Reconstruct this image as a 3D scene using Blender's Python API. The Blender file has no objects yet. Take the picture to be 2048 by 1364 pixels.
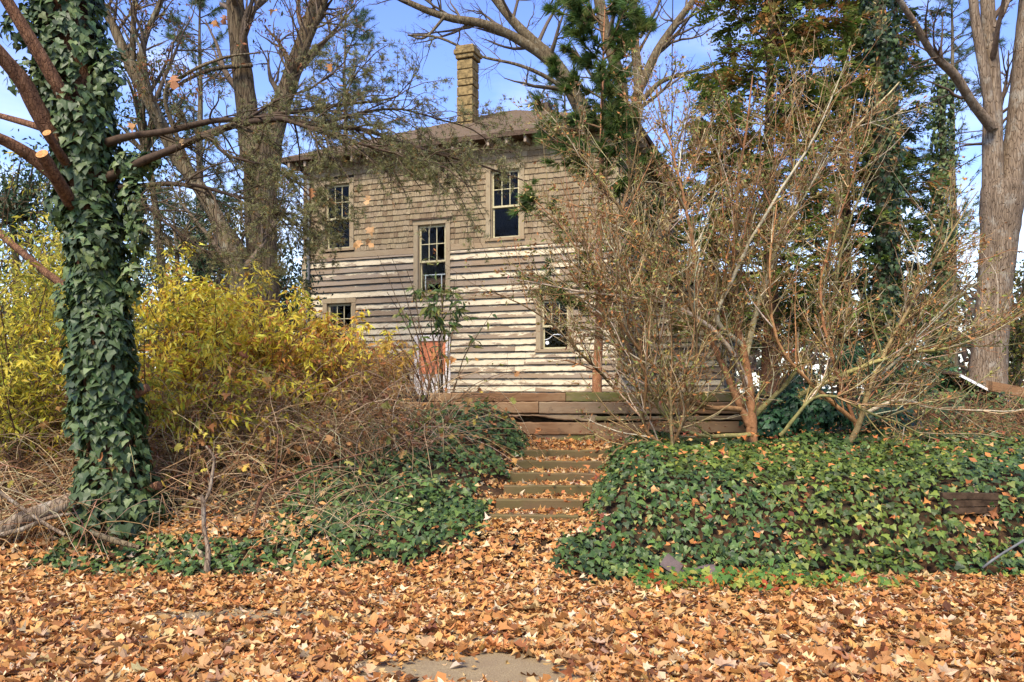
import bpy, math, random
import numpy as np
from mathutils import Vector, Matrix

rng = np.random.default_rng(11)
random.seed(11)
scene = bpy.context.scene
COL = scene.collection
PI = math.pi

# ---------------------------------------------------------------- camera
FPX = 1650.0            # focal length in photo pixels (photo is 2048 wide)
HOR = 785.0             # horizon row of the photo
EYE = 1.5
cam_d = bpy.data.cameras.new('camera')
cam_d.sensor_width = 36.0
cam_d.lens = FPX / 2048 * 36.0
cam_d.shift_y = (HOR - 682) / 2048
cam_d.clip_end = 2000
cam = bpy.data.objects.new('camera', cam_d)
cam.location = (0, 0, EYE)
cam.rotation_euler = (PI / 2, 0, 0)
COL.objects.link(cam)
scene.camera = cam

# ---------------------------------------------------------------- world and sun
SUN_FROM = Vector((-0.30, -0.72, 1.0)).normalized()
world = bpy.data.worlds.new('World')
scene.world = world
world.use_nodes = True
wt = world.node_tree
wt.nodes.clear()
sky = wt.nodes.new('ShaderNodeTexSky')
sky.sky_type = 'NISHITA'
sky.sun_disc = False
sky.sun_elevation = math.asin(SUN_FROM.z)
sky.sun_rotation = math.atan2(SUN_FROM.x, SUN_FROM.y)
sky.air_density = 1.2
sky.dust_density = 0.6
sky.ozone_density = 3.0
# thin white haze cloud that thickens towards the horizon, all the way round
tc = wt.nodes.new('ShaderNodeTexCoord')
sep = wt.nodes.new('ShaderNodeSeparateXYZ')
wt.links.new(tc.outputs['Generated'], sep.inputs[0])
mp = wt.nodes.new('ShaderNodeMapping')
mp.inputs['Scale'].default_value = (2.2, 2.2, 7.0)
wt.links.new(tc.outputs['Generated'], mp.inputs[0])
cn = wt.nodes.new('ShaderNodeTexNoise')
cn.inputs['Scale'].default_value = 1.6
cn.inputs['Detail'].default_value = 6
wt.links.new(mp.outputs[0], cn.inputs['Vector'])
mr = wt.nodes.new('ShaderNodeMapRange')
mr.inputs['From Min'].default_value = 0.0
mr.inputs['From Max'].default_value = 0.34
mr.inputs['To Min'].default_value = 0.5
mr.inputs['To Max'].default_value = 0.0
wt.links.new(sep.outputs['Z'], mr.inputs['Value'])
ad = wt.nodes.new('ShaderNodeMath'); ad.operation = 'MULTIPLY_ADD'
wt.links.new(cn.outputs['Fac'], ad.inputs[0])
ad.inputs[1].default_value = 1.5
ad.inputs[2].default_value = -0.80
ad2 = wt.nodes.new('ShaderNodeMath'); ad2.operation = 'ADD'; ad2.use_clamp = True
wt.links.new(ad.outputs[0], ad2.inputs[0])
wt.links.new(mr.outputs[0], ad2.inputs[1])
mu = wt.nodes.new('ShaderNodeMath'); mu.operation = 'MULTIPLY'; mu.use_clamp = True
wt.links.new(ad2.outputs[0], mu.inputs[0]); mu.inputs[1].default_value = 0.85
mx = wt.nodes.new('ShaderNodeMix'); mx.data_type = 'RGBA'
wt.links.new(mu.outputs[0], mx.inputs['Factor'])
hs = wt.nodes.new('ShaderNodeHueSaturation'); hs.inputs['Saturation'].default_value = 1.2; hs.inputs['Hue'].default_value = 0.525; hs.inputs['Value'].default_value = 0.92
wt.links.new(sky.outputs[0], hs.inputs['Color'])
wt.links.new(hs.outputs[0], mx.inputs['A'])
mx.inputs['B'].default_value = (5.6, 5.8, 6.4, 1)
bg = wt.nodes.new('ShaderNodeBackground')
bg.inputs['Strength'].default_value = 0.15
wt.links.new(mx.outputs['Result'], bg.inputs['Color'])
wo = wt.nodes.new('ShaderNodeOutputWorld')
wt.links.new(bg.outputs[0], wo.inputs[0])

sl = bpy.data.lights.new('sun', 'SUN')
sl.energy = 2.9
sl.angle = math.radians(22)
sl.color = (1.0, 0.90, 0.74)
so = bpy.data.objects.new('sun', sl)
so.rotation_euler = (-SUN_FROM).to_track_quat('-Z', 'Y').to_euler()
so.location = (-20, -20, 30)
COL.objects.link(so)

vs = scene.view_settings
vs.view_transform = 'Standard'
vs.look = 'None'
vs.gamma = 1.0
vs.use_curve_mapping = False
vs.exposure = 1.3

# ---------------------------------------------------------------- helpers
def at(px, py, d):
    """a point measured in the photo, at d metres from the camera plane"""
    return np.array([(px - 1024) * d / FPX, d, EYE + (HOR - py) * d / FPX])

def tag(o, label=None, cat=None, group=None, kind=None):
    if label: o['label'] = label
    if cat: o['category'] = cat
    if group: o['group'] = group
    if kind: o['kind'] = kind
    return o

def empty(name, loc=(0, 0, 0), rz=0.0):
    o = bpy.data.objects.new(name, None)
    o.empty_display_size = 0.2
    o.location = loc
    o.rotation_euler = (0, 0, rz)
    COL.objects.link(o)
    return o

class Acc:
    """collects vertices, faces of any size and one colour per face"""
    def __init__(self):
        self.V = []; self.F = []; self.C = []; self.S = []; self.n = 0
    def add(self, V, F, C=None, smooth=False):
        V = np.asarray(V, float).reshape(-1, 3)
        F = np.asarray(F, np.int64)
        self.V.append(V); self.F.append(F + self.n)
        if C is None: C = (0.5, 0.5, 0.5)
        C = np.asarray(C, float)
        if C.ndim == 1: C = np.tile(C, (len(F), 1))
        self.C.append(C); self.S.append(np.full(len(F), smooth))
        self.n += len(V)
        return self
    def box(self, a, b, C=None):
        x0, y0, z0 = a; x1, y1, z1 = b
        V = [(x0,y0,z0),(x1,y0,z0),(x1,y1,z0),(x0,y1,z0),(x0,y0,z1),(x1,y0,z1),(x1,y1,z1),(x0,y1,z1)]
        F = [(0,3,2,1),(4,5,6,7),(0,1,5,4),(1,2,6,5),(2,3,7,6),(3,0,4,7)]
        return self.add(V, F, C)
    def mesh(self, name, col=True, origin=None):
        V = np.concatenate(self.V)
        if origin is not None: V = V - np.asarray(origin)
        me = bpy.data.meshes.new(name)
        me.vertices.add(len(V)); me.vertices.foreach_set('co', V.astype(np.float32).ravel())
        tot = np.concatenate([np.full(len(f), f.shape[1]) for f in self.F])
        idx = np.concatenate([f.ravel() for f in self.F])
        me.loops.add(len(idx)); me.loops.foreach_set('vertex_index', idx.astype(np.int32))
        st = np.concatenate([[0], np.cumsum(tot)[:-1]])
        me.polygons.add(len(tot))
        me.polygons.foreach_set('loop_start', st.astype(np.int32))
        me.polygons.foreach_set('loop_total', tot.astype(np.int32))
        me.polygons.foreach_set('use_smooth', np.concatenate(self.S))
        if col:
            a = me.attributes.new('col', 'FLOAT_COLOR', 'FACE')
            C = np.concatenate(self.C)
            C4 = np.ones((len(C), 4), np.float32); C4[:, :3] = C
            a.data.foreach_set('color', C4.ravel())
        me.update(); me.validate()
        return me

def obj(name, me, m=None, parent=None, loc=None, rot=None, scale=None):
    if isinstance(me, Acc): me = me.mesh(name)
    if m is not None and len(me.materials) == 0: me.materials.append(m)
    o = bpy.data.objects.new(name, me)
    if parent is not None: o.parent = parent
    if loc is not None: o.location = loc
    if rot is not None: o.rotation_euler = rot
    if scale is not None: o.scale = scale
    COL.objects.link(o)
    return o

# ---- tubes ------------------------------------------------------
def unit(v):
    v = np.asarray(v, float)
    return v / np.maximum(np.linalg.norm(v, axis=-1, keepdims=True), 1e-9)

def tubes(acc, lst, sides, C=None, jitter=0.0, cap=False):
    """lst: list of (points (n,3), radii (n,)); tubes of equal length are made together"""
    groups = {}
    for k, (p, r) in enumerate(lst): groups.setdefault(len(p), []).append(k)
    for n, ks in groups.items():
        P = np.stack([lst[k][0] for k in ks]); R = np.stack([lst[k][1] for k in ks])
        m = len(ks)
        T = unit(np.gradient(P, axis=1))
        mean = unit(T.mean(1))
        ref = np.eye(3)[np.argmin(np.abs(mean), axis=1)]
        U = unit(np.cross(T, ref[:, None, :])); W = np.cross(T, U)
        a = np.arange(sides) * 2 * PI / sides
        rr = np.repeat(R[:, :, None], sides, 2)
        if jitter:
            ridge = 1 + jitter * rng.normal(size=(m, 1, sides)) + 0.5 * jitter * rng.normal(size=(m, n, sides))
            rr = rr * ridge
        ring = P[:, :, None, :] + rr[..., None] * (np.cos(a)[None, None, :, None] * U[:, :, None, :] + np.sin(a)[None, None, :, None] * W[:, :, None, :])
        V = ring.reshape(-1, 3)
        i = np.arange(n - 1)[:, None] * sides; j = np.arange(sides)[None, :]; j2 = (j + 1) % sides
        q = np.stack([i + j, i + j2, i + sides + j2, i + sides + j], -1).reshape(-1, 4)
        F = (q[None] + (np.arange(m) * n * sides)[:, None, None]).reshape(-1, 4)
        c = C
        if C is not None and np.ndim(C) == 2:
            c = np.repeat(np.asarray(C)[ks], len(q), 0)
        acc.add(V, F, c, smooth=True)
        if cap:
            capf = (np.arange(sides)[None] + (np.arange(m) * n * sides + (n - 1) * sides)[:, None])
            capb = (np.arange(sides)[::-1][None] + (np.arange(m) * n * sides)[:, None])
            k0 = acc.n - len(V)
            acc.add(np.zeros((0, 3)), np.concatenate([capf, capb]) + k0 - acc.n,
                    None if c is None else (np.asarray(c)[:1].repeat(len(capf) * 2, 0) if np.ndim(c) == 2 else c))

def smooth_line(pts, radii, n):
    """Catmull-Rom through measured points"""
    P = np.asarray(pts, float); r = np.asarray(radii, float)
    k = len(P)
    Q = np.vstack([2 * P[0] - P[1], P, 2 * P[-1] - P[-2]])
    t = np.linspace(0, k - 1 - 1e-6, n); i = t.astype(int); f = (t - i)[:, None]
    p0, p1, p2, p3 = Q[i], Q[i + 1], Q[i + 2], Q[i + 3]
    out = 0.5 * ((2 * p1) + (-p0 + p2) * f + (2 * p0 - 5 * p1 + 4 * p2 - p3) * f**2 + (-p0 + 3 * p1 - 3 * p2 + p3) * f**3)
    rad = np.interp(t, np.arange(k), r)
    return out, rad

def branch(p, d, L, r0, r1, n, wig=0.15, trop=(0, 0, 0)):
    w = np.cumsum(rng.normal(size=(n, 3)) * wig, 0)
    t = np.linspace(0, 1, n)[:, None]
    D = unit(np.asarray(d) + w + t * np.asarray(trop))
    P = np.vstack([p, p + np.cumsum(D * (L / n), 0)])
    return P, np.linspace(r0, r1, n + 1), np.vstack([D[:1], D])

def side_dir(d, ang):
    """direction turned by ang away from d about a random axis"""
    d = unit(d)
    a = unit(np.cross(d, rng.normal(size=3)))
    return d * math.cos(ang) + a * math.sin(ang)

def grow(out, p, d, L, r, lv, cfg):
    """recursive branching; out[lv] collects (P, R, D)"""
    n = cfg['n'][lv]
    P, R, D = branch(p, d, L, r, r * cfg['taper'][lv], n, cfg['wig'][lv], cfg['trop'][lv])
    out.setdefault(lv, []).append((P, R, D))
    if lv + 1 >= len(cfg['n']): return
    spawn(out, P, R, D, L, lv + 1, cfg)

def spawn(out, P, R, D, L, lv, cfg, tmin=None):
    k = rng.poisson(cfg['kids'][lv])
    t0 = cfg.get('tmin', 0.2) if tmin is None else tmin
    for t in rng.uniform(t0, 1.0, k):
        i = t * (len(P) - 1); j = min(int(i), len(P) - 2); f = i - j
        q = P[j] * (1 - f) + P[j + 1] * f
        rr = R[j] * (1 - f) + R[j + 1] * f
        a = rng.normal(cfg['ang'][lv], 0.22)
        cl = L * cfg['ratio'][lv] * rng.uniform(0.6, 1.25) * (1.15 - 0.55 * t)
        grow(out, q, side_dir(D[j], a), cl, min(rr * 0.75, cfg['rad'][lv]), lv, cfg)

def out_tubes(acc, out, sides, C=None):
    for lv, l in out.items():
        tubes(acc, [(p, r) for p, r, d in l], sides[min(lv, len(sides) - 1)], C)

# ---- leaves -----------------------------------------------------
def frames(nrm, tip):
    z = unit(nrm); y = unit(tip - (tip * z).sum(-1, keepdims=True) * z); x = np.cross(y, z)
    return np.stack([x, y, z], -1)

def cloud(acc, tmpl, pos, R, s, C):
    tv, tf = tmpl
    s = np.asarray(s)
    if s.ndim == 1: s = s[:, None]
    V = np.einsum('nij,nkj->nki', R, tv[None] * s[:, None, :]) + pos[:, None, :]
    n, k = len(pos), len(tv)
    F = (tf[None] + (np.arange(n) * k)[:, None, None]).reshape(-1, tf.shape[1])
    acc.add(V.reshape(-1, 3), F, np.repeat(C, len(tf), 0))

def fan(outline, fold=0.0, curl=0.0, center=(0, 0.4)):
    """leaf blade: outline points (x,y) about a centre; fold lifts the sides, curl bends tip and base"""
    o = np.array(outline, float); c = np.array([center])
    P = np.vstack([c, o])
    z = fold * np.abs(P[:, 0]) + curl * (P[:, 1] - 0.4) ** 2 - 0.0
    V = np.column_stack([P, z])
    n = len(o)
    F = np.array([(0, 1 + i, 1 + (i + 1) % n) for i in range(n)])
    return V, F

def mirror(half):
    return half + [(-x, y) for x, y in reversed(half) if abs(x) > 1e-6]

IVY = [fan(mirror([(0, 0.0), (0.30, -0.13), (0.50, 0.16), (0.30, 0.36), (0.20, 0.62), (0, 0.98)]), fold=f, curl=c)
       for f, c in ((-0.18, -0.15), (0.10, -0.25), (-0.05, -0.4))]
OAKO = mirror([(0, -0.05), (0.32, 0.0), (0.15, 0.20), (0.50, 0.34), (0.17, 0.46), (0.34, 0.76), (0, 1.0)])
MAPO = mirror([(0, 0.0), (0.26, -0.08), (0.56, 0.10), (0.36, 0.28), (0.52, 0.54), (0.22, 0.52), (0, 1.0)])
ELLO = mirror([(0, 0.0), (0.16, 0.15), (0.24, 0.42), (0.16, 0.74), (0, 1.0)])
LITTER = [fan(OAKO, 0.5, 0.6), fan(OAKO, -0.4, -0.6), fan(MAPO, 0.6, -0.4), fan(MAPO, -0.5, 0.8), fan(OAKO, 0.1, 1.0),
          fan(ELLO, 1.2, 0.5), fan(OAKO, 1.1, 0.2), fan(ELLO, -0.5, 0.9)]
LITTER_FAR = [fan(mirror([(0, -0.05), (0.46, 0.2), (0.17, 0.45), (0, 1.0)]), f_, c_) for f_, c_ in ((0.5, 0.6), (-0.45, -0.6), (0.9, 0.3), (0.1, 1.0))]
LANCE = [(np.array([(0, 0, 0), (0.14, 0.42, 0.03), (0, 0.48, -0.03), (-0.14, 0.42, 0.03), (0, 1.0, -0.24)]),
          np.array([(0, 1, 2), (0, 2, 3), (1, 4, 2), (2, 4, 3)]))]
SMALL = [(np.array([(0, 0, 0), (0.22, 0.45, 0.05), (0, 1.0, -0.1), (-0.22, 0.45, 0.05)]), np.array([(0, 1, 2), (0, 2, 3)]))]

def needle_tuft(n, spread, w, up=0.6, seed=0):
    g = np.random.default_rng(seed)
    V = []; F = []
    for i in range(n):
        d = unit(np.array([g.normal() * spread, up + g.uniform(0, 0.8), g.normal() * spread]))
        s = unit(np.cross(d, g.normal(size=3))) * w
        b = np.array([0, g.uniform(-0.05, 0.35), 0])
        k = len(V); L = g.uniform(0.7, 1.0)
        V += [b - s, b + s, b + d * L]; F.append((k, k + 1, k + 2))
    return np.array(V), np.array(F)

def frond(n, w, seed=0, droop=0.2):
    """flat spray of scale or short-needle shoots"""
    g = np.random.default_rng(seed); V = []; F = []
    for i in range(n):
        t = i / (n - 1)
        sgn = 1 if i % 2 else -1
        b = np.array([0, t * 0.75, -droop * t * t])
        ang = g.uniform(0.5, 0.95) * (1 - 0.6 * t) * sgn
        L = (0.5 - 0.25 * t) * g.uniform(0.8, 1.2)
        d = np.array([math.sin(ang), math.cos(ang), -droop * t + g.normal() * 0.15])
        s = np.array([math.cos(ang), -math.sin(ang), g.normal() * 0.3]) * w
        k = len(V)
        V += [b, b + d * L * 0.5 + s, b + d * L, b + d * L * 0.5 - s]; F += [(k, k + 1, k + 2), (k, k + 2, k + 3)]
    return np.array(V), np.array(F)

PINE = [needle_tuft(20, 0.5, 0.042, 0.7, i) for i in range(3)]
TUFT = [needle_tuft(7, 0.9, 0.06, 0.35, i + 10) for i in range(3)]
FROND = [frond(7, 0.085, i) for i in range(3)]
SOFT = [needle_tuft(12, 0.8, 0.03, 0.45, i + 30) for i in range(3)]

def scatter(acc, tmpls, pos, nrm, tip, s, C):
    """spread the templates over the given leaves"""
    n = len(pos)
    if n == 0: return
    R = frames(nrm, tip); s = np.broadcast_to(s, (n,)); k = rng.integers(0, len(tmpls), n)
    for i, t in enumerate(tmpls):
        m = k == i
        if m.any(): cloud(acc, t, pos[m], R[m], s[m], C[m])

def palette(n, cols, w=None, var=0.15):
    cols = np.asarray(cols, float)
    i = rng.choice(len(cols), n, p=None if w is None else np.asarray(w) / np.sum(w))
    return np.clip(cols[i] * (1 + rng.normal(size=(n, 1)) * var) * (1 + rng.normal(size=(n, 3)) * var * 0.3), 0.004, 0.9)

def rand_unit(n):
    return unit(rng.normal(size=(n, 3)))

# ---- value noise for masks and terrain --------------------------
_G = np.random.default_rng(5).uniform(0, 1, (64, 64))
def vnoise(x, y, f):
    x = np.asarray(x) * f; y = np.asarray(y) * f
    i = np.floor(x).astype(int); j = np.floor(y).astype(int); a = x - i; b = y - j
    a = a * a * (3 - 2 * a); b = b * b * (3 - 2 * b)
    g = lambda p, q: _G[p % 64, q % 64]
    return (g(i, j) * (1 - a) + g(i + 1, j) * a) * (1 - b) + (g(i, j + 1) * (1 - a) + g(i + 1, j + 1) * a) * b
def sstep(a, b, x):
    t = np.clip((np.asarray(x, float) - a) / (b - a), 0, 1)
    return t * t * (3 - 2 * t)

# ---------------------------------------------------------------- materials
def nd(nt, typ, ins=None, **props):
    n = nt.nodes.new(typ)
    for k, v in props.items(): setattr(n, k, v)
    for k, v in (ins or {}).items():
        s = n.inputs[k]
        if isinstance(v, bpy.types.NodeSocket): nt.links.new(v, s)
        else: s.default_value = v
    return n

def newmat(name):
    m = bpy.data.materials.new(name); m.use_nodes = True
    nt = m.node_tree; nt.nodes.clear()
    out = nt.nodes.new('ShaderNodeOutputMaterial')
    return m, nt, out

def ramp(nt, fac, stops):
    r = nt.nodes.new('ShaderNodeValToRGB')
    e = r.color_ramp.elements
    while len(e) < len(stops): e.new(0.5)
    for k, (p, c) in enumerate(stops):
        e[k].position = p; e[k].color = (*c, 1)
    nt.links.new(fac, r.inputs[0])
    return r.outputs[0]

def mixc(nt, f, a, b, mode='MIX'):
    n = nt.nodes.new('ShaderNodeMix'); n.data_type = 'RGBA'; n.blend_type = mode
    for k, v in (('Factor', f), ('A', a), ('B', b)):
        s = n.inputs[k]
        if isinstance(v, bpy.types.NodeSocket): nt.links.new(v, s)
        else: s.default_value = v if k == 'Factor' else (*v, 1)
    return n.outputs['Result']

def math_(nt, op, a, b=None, clamp=False):
    n = nt.nodes.new('ShaderNodeMath'); n.operation = op; n.use_clamp = clamp
    for k, v in enumerate((a, b)):
        if v is None: continue
        if isinstance(v, bpy.types.NodeSocket): nt.links.new(v, n.inputs[k])
        else: n.inputs[k].default_value = v
    return n.outputs[0]

def finish(nt, out, color, rough=0.8, spec=0.3, bump=None, bstr=0.3, bdist=0.01, transl=0.0):
    p = nd(nt, 'ShaderNodeBsdfPrincipled', {'Base Color': color if isinstance(color, bpy.types.NodeSocket) else (*color, 1),
                                            'Roughness': rough, 'Specular IOR Level': spec})
    if bump is not None:
        b = nd(nt, 'ShaderNodeBump', {'Height': bump, 'Strength': bstr, 'Distance': bdist})
        nt.links.new(b.outputs[0], p.inputs['Normal'])
    sh = p.outputs[0]
    if transl:
        t = nd(nt, 'ShaderNodeBsdfTranslucent', {'Color': color if isinstance(color, bpy.types.NodeSocket) else (*color, 1)})
        mxs = nd(nt, 'ShaderNodeMixShader', {0: transl, 1: sh, 2: t.outputs[0]})
        sh = mxs.outputs[0]
    nt.links.new(sh, out.inputs[0])

def objvec(nt, scale, rnd=True):
    """local coordinates, shifted by a random amount for each object"""
    t = nt.nodes.new('ShaderNodeTexCoord'); v = t.outputs['Object']
    if rnd:
        oi = nt.nodes.new('ShaderNodeObjectInfo')
        k = math_(nt, 'MULTIPLY', oi.outputs['Random'], 37.0)
        v = nd(nt, 'ShaderNodeVectorMath', {0: v, 1: k}, operation='ADD').outputs[0]
    return nd(nt, 'ShaderNodeMapping', {'Vector': v, 'Scale': scale}).outputs[0]

def noise(nt, vec, scale, detail=4, rough=0.55):
    return nd(nt, 'ShaderNodeTexNoise', {'Vector': vec, 'Scale': scale, 'Detail': detail, 'Roughness': rough}).outputs['Fac']

def mat_leaf(name, rough=0.55, spec=0.35, transl=0.25):
    m, nt, out = newmat(name)
    a = nd(nt, 'ShaderNodeAttribute', attribute_name='col').outputs['Color']
    v = objvec(nt, (1, 1, 1), False)
    f = noise(nt, v, 60, 2)
    c = mixc(nt, f, a, mixc(nt, 1.0, a, (0.74, 0.72, 0.66), 'MULTIPLY'))
    finish(nt, out, c, rough, spec, transl=transl)
    return m

def mat_randleaf(name, stops, rough=0.6, spec=0.3, transl=0.2):
    m, nt, out = newmat(name)
    oi = nt.nodes.new('ShaderNodeObjectInfo')
    c = ramp(nt, oi.outputs['Random'], stops)
    f = noise(nt, objvec(nt, (1, 1, 1)), 9, 3)
    c = mixc(nt, f, c, mixc(nt, 1.0, c, (0.5, 0.45, 0.4), 'MULTIPLY'))
    finish(nt, out, c, rough, spec, transl=transl)
    return m

def mat_bark(name, c1, c2, c3=None, scale=9, stretch=0.22, bstr=0.9, bdist=0.03, lichen=None):
    m, nt, out = newmat(name)
    v = objvec(nt, (1, 1, stretch), False)
    n1 = noise(nt, v, scale, 6, 0.65)
    n2 = noise(nt, v, scale * 3.2, 4, 0.6)
    wv = nd(nt, 'ShaderNodeTexVoronoi', {'Vector': v, 'Scale': scale * 1.6}, feature='DISTANCE_TO_EDGE').outputs['Distance']
    c = ramp(nt, n1, [(0.32, c1), (0.55, c2), (0.75, c3 or c2)])
    crack = math_(nt, 'MULTIPLY', wv, 13.0, True)
    c = mixc(nt, crack, mixc(nt, 1.0, c, (0.62, 0.58, 0.55), 'MULTIPLY'), c)
    if lichen:
        n3 = noise(nt, objvec(nt, (1, 1, 0.7), False), 5, 5, 0.7)
        c = mixc(nt, ramp(nt, n3, [(0.54, (0, 0, 0)), (0.66, (0.7, 0.7, 0.7))]), c, lichen)
    h = math_(nt, 'ADD', math_(nt, 'MULTIPLY', crack, 0.6), math_(nt, 'ADD', n1, math_(nt, 'MULTIPLY', n2, 0.5)))
    finish(nt, out, c, 0.9, 0.2, h, bstr, bdist)
    return m

def mat_twig(name):
    m, nt, out = newmat(name)
    a = nd(nt, 'ShaderNodeAttribute', attribute_name='col').outputs['Color']
    f = noise(nt, objvec(nt, (1, 1, 1), False), 22, 3, 0.7)
    c = mixc(nt, ramp(nt, f, [(0.35, (0, 0, 0)), (0.65, (1, 1, 1))]), mixc(nt, 1.0, a, (0.5, 0.47, 0.42), 'MULTIPLY'), a)
    finish(nt, out, c, 0.8, 0.25)
    return m

def mat_wood(name, c1, c2, c3, along='x', scale=3.0, moss=None, knots=True, bstr=0.5):
    m, nt, out = newmat(name)
    st = {'x': (0.12, 1, 1), 'y': (1, 0.12, 1), 'z': (1, 1, 0.12)}[along]
    v = objvec(nt, st)
    g = noise(nt, v, scale * 16, 5, 0.65)
    b = noise(nt, objvec(nt, tuple(0.35 + 0.65 * q for q in st)), scale, 5, 0.6)
    c = mixc(nt, g, c1, c2)
    c = mixc(nt, ramp(nt, b, [(0.42, (0, 0, 0)), (0.62, (0.85, 0.85, 0.85))]), c, c3)
    dk = noise(nt, objvec(nt, tuple(0.5 + 0.5 * q for q in st)), scale * 2.3, 6, 0.75)
    c = mixc(nt, ramp(nt, dk, [(0.58, (0, 0, 0)), (0.70, (0.8, 0.8, 0.8))]), c, (0.03, 0.022, 0.016))
    if moss:
        mo = noise(nt, objvec(nt, (0.5, 1, 1)), 2.2, 6, 0.7)
        c = mixc(nt, ramp(nt, mo, [(0.40, (0, 0, 0)), (0.58, (0.9, 0.9, 0.9))]), c, moss)
    finish(nt, out, c, 0.85, 0.2, g, bstr, 0.006)
    return m

def mat_plain(name, c, rough=0.7, spec=0.3, var=0.35, scale=12, metal=0.0):
    m, nt, out = newmat(name)
    f = noise(nt, objvec(nt, (1, 1, 1)), scale, 5, 0.65)
    cc = mixc(nt, ramp(nt, f, [(0.35, (0, 0, 0)), (0.65, (1, 1, 1))]), tuple(q * (1 - var) for q in c), tuple(min(1, q * (1 + var)) for q in c))
    finish(nt, out, cc, rough, spec, f, 0.25, 0.01)
    if metal:
        for n in nt.nodes:
            if n.type == 'BSDF_PRINCIPLED': n.inputs['Metallic'].default_value = metal
    return m

def mat_clapboard():
    m, nt, out = newmat('peeling_clapboard')
    t = nt.nodes.new('ShaderNodeTexCoord')
    gz = nd(nt, 'ShaderNodeSeparateXYZ', {0: t.outputs['Generated']}).outputs['Z']
    oi = nt.nodes.new('ShaderNodeObjectInfo')
    g = noise(nt, objvec(nt, (0.10, 1, 1)), 45, 5, 0.65)
    wood = mixc(nt, g, (0.125, 0.082, 0.045), (0.31, 0.225, 0.135))
    wb = noise(nt, objvec(nt, (0.3, 1, 1)), 2.4, 4, 0.6)
    wood = mixc(nt, ramp(nt, wb, [(0.4, (0, 0, 0)), (0.65, (0.7, 0.7, 0.7))]), wood, (0.24, 0.195, 0.145))
    n1 = noise(nt, objvec(nt, (0.9, 1, 3.0)), 2.6, 7, 0.72)
    amt = math_(nt, 'ADD', math_(nt, 'MULTIPLY', n1, 2.6), math_(nt, 'MULTIPLY', oi.outputs['Random'], 1.1))
    k = math_(nt, 'ADD', math_(nt, 'MULTIPLY', gz, 0.7), amt)
    pm = math_(nt, 'MULTIPLY', math_(nt, 'SUBTRACT', k, 2.12), 7.0, True)
    paint = mixc(nt, noise(nt, objvec(nt, (1, 1, 1)), 7, 4), (0.40, 0.325, 0.195), (0.60, 0.515, 0.35))
    c = mixc(nt, pm, wood, paint)
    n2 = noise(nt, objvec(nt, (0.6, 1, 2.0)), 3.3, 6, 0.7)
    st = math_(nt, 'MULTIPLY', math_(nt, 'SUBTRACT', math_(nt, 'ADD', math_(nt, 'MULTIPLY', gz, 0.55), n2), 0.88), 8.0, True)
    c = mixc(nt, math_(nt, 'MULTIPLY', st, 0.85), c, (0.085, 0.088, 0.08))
    finish(nt, out, c, 0.8, 0.25, math_(nt, 'ADD', math_(nt, 'MULTIPLY', g, 0.5), pm), 0.5, 0.004)
    return m

def mat_shingle():
    m, nt, out = newmat('weathered_shingle')
    oi = nt.nodes.new('ShaderNodeObjectInfo'); ge = nt.nodes.new('ShaderNodeNewGeometry')
    r = math_(nt, 'FRACT', math_(nt, 'ADD', oi.outputs['Random'], ge.outputs['Random Per Island']))
    c = ramp(nt, r, [(0.0, (0.20, 0.14, 0.08)), (0.25, (0.265, 0.195, 0.112)), (0.5, (0.315, 0.245, 0.14)), (0.75, (0.28, 0.21, 0.13)), (1.0, (0.35, 0.275, 0.165))])
    g = noise(nt, objvec(nt, (1, 1, 0.14)), 55, 4, 0.7)
    c = mixc(nt, ramp(nt, g, [(0.38, (0.75, 0.75, 0.75)), (0.58, (0, 0, 0))]), c, mixc(nt, 1.0, c, (0.38, 0.33, 0.28), 'MULTIPLY'))
    finish(nt, out, c, 0.9, 0.15, g, 0.5, 0.006)
    return m

def mat_glass():
    m, nt, out = newmat('old_window_glass')
    v = objvec(nt, (1, 1, 1))
    b = nd(nt, 'ShaderNodeBump', {'Height': noise(nt, v, 3.0, 2), 'Strength': 0.12, 'Distance': 0.05})
    gl = nd(nt, 'ShaderNodeBsdfGlossy', {'Color': (0.9, 0.92, 0.95, 1), 'Roughness': 0.03, 'Normal': b.outputs[0]})
    tr = nd(nt, 'ShaderNodeBsdfTransparent', {'Color': (0.75, 0.78, 0.76, 1)})
    fr = nd(nt, 'ShaderNodeFresnel', {'IOR': 1.5, 'Normal': b.outputs[0]})
    f = math_(nt, 'MULTIPLY', fr.outputs[0], 0.25, True)
    nt.links.new(nd(nt, 'ShaderNodeMixShader', {0: f, 1: tr.outputs[0], 2: gl.outputs[0]}).outputs[0], out.inputs[0])
    return m

def mat_ground():
    m, nt, out = newmat('soil_and_leaf_mould')
    v = objvec(nt, (1, 1, 1), False)
    a = noise(nt, v, 14, 6, 0.7); b = noise(nt, v, 0.8, 4, 0.6)
    c = ramp(nt, a, [(0.3, (0.02, 0.013, 0.008)), (0.5, (0.055, 0.03, 0.015)), (0.7, (0.12, 0.062, 0.028))])
    c = mixc(nt, ramp(nt, b, [(0.45, (0, 0, 0)), (0.65, (0.6, 0.6, 0.6))]), c, (0.035, 0.034, 0.017))
    finish(nt, out, c, 0.95, 0.1, a, 0.8, 0.03)
    return m

def mat_concrete():
    m, nt, out = newmat('gritty_drive')
    v = objvec(nt, (1, 1, 1), False)
    a = noise(nt, v, 120, 5, 0.8); b = noise(nt, v, 5, 5, 0.7)
    c = ramp(nt, a, [(0.3, (0.13, 0.09, 0.045)), (0.5, (0.27, 0.20, 0.105)), (0.7, (0.40, 0.31, 0.175))])
    c = mixc(nt, ramp(nt, b, [(0.4, (0, 0, 0)), (0.65, (0.6, 0.6, 0.6))]), c, (0.20, 0.14, 0.08))
    finish(nt, out, c, 0.95, 0.15, a, 0.7, 0.008)
    return m

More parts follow.
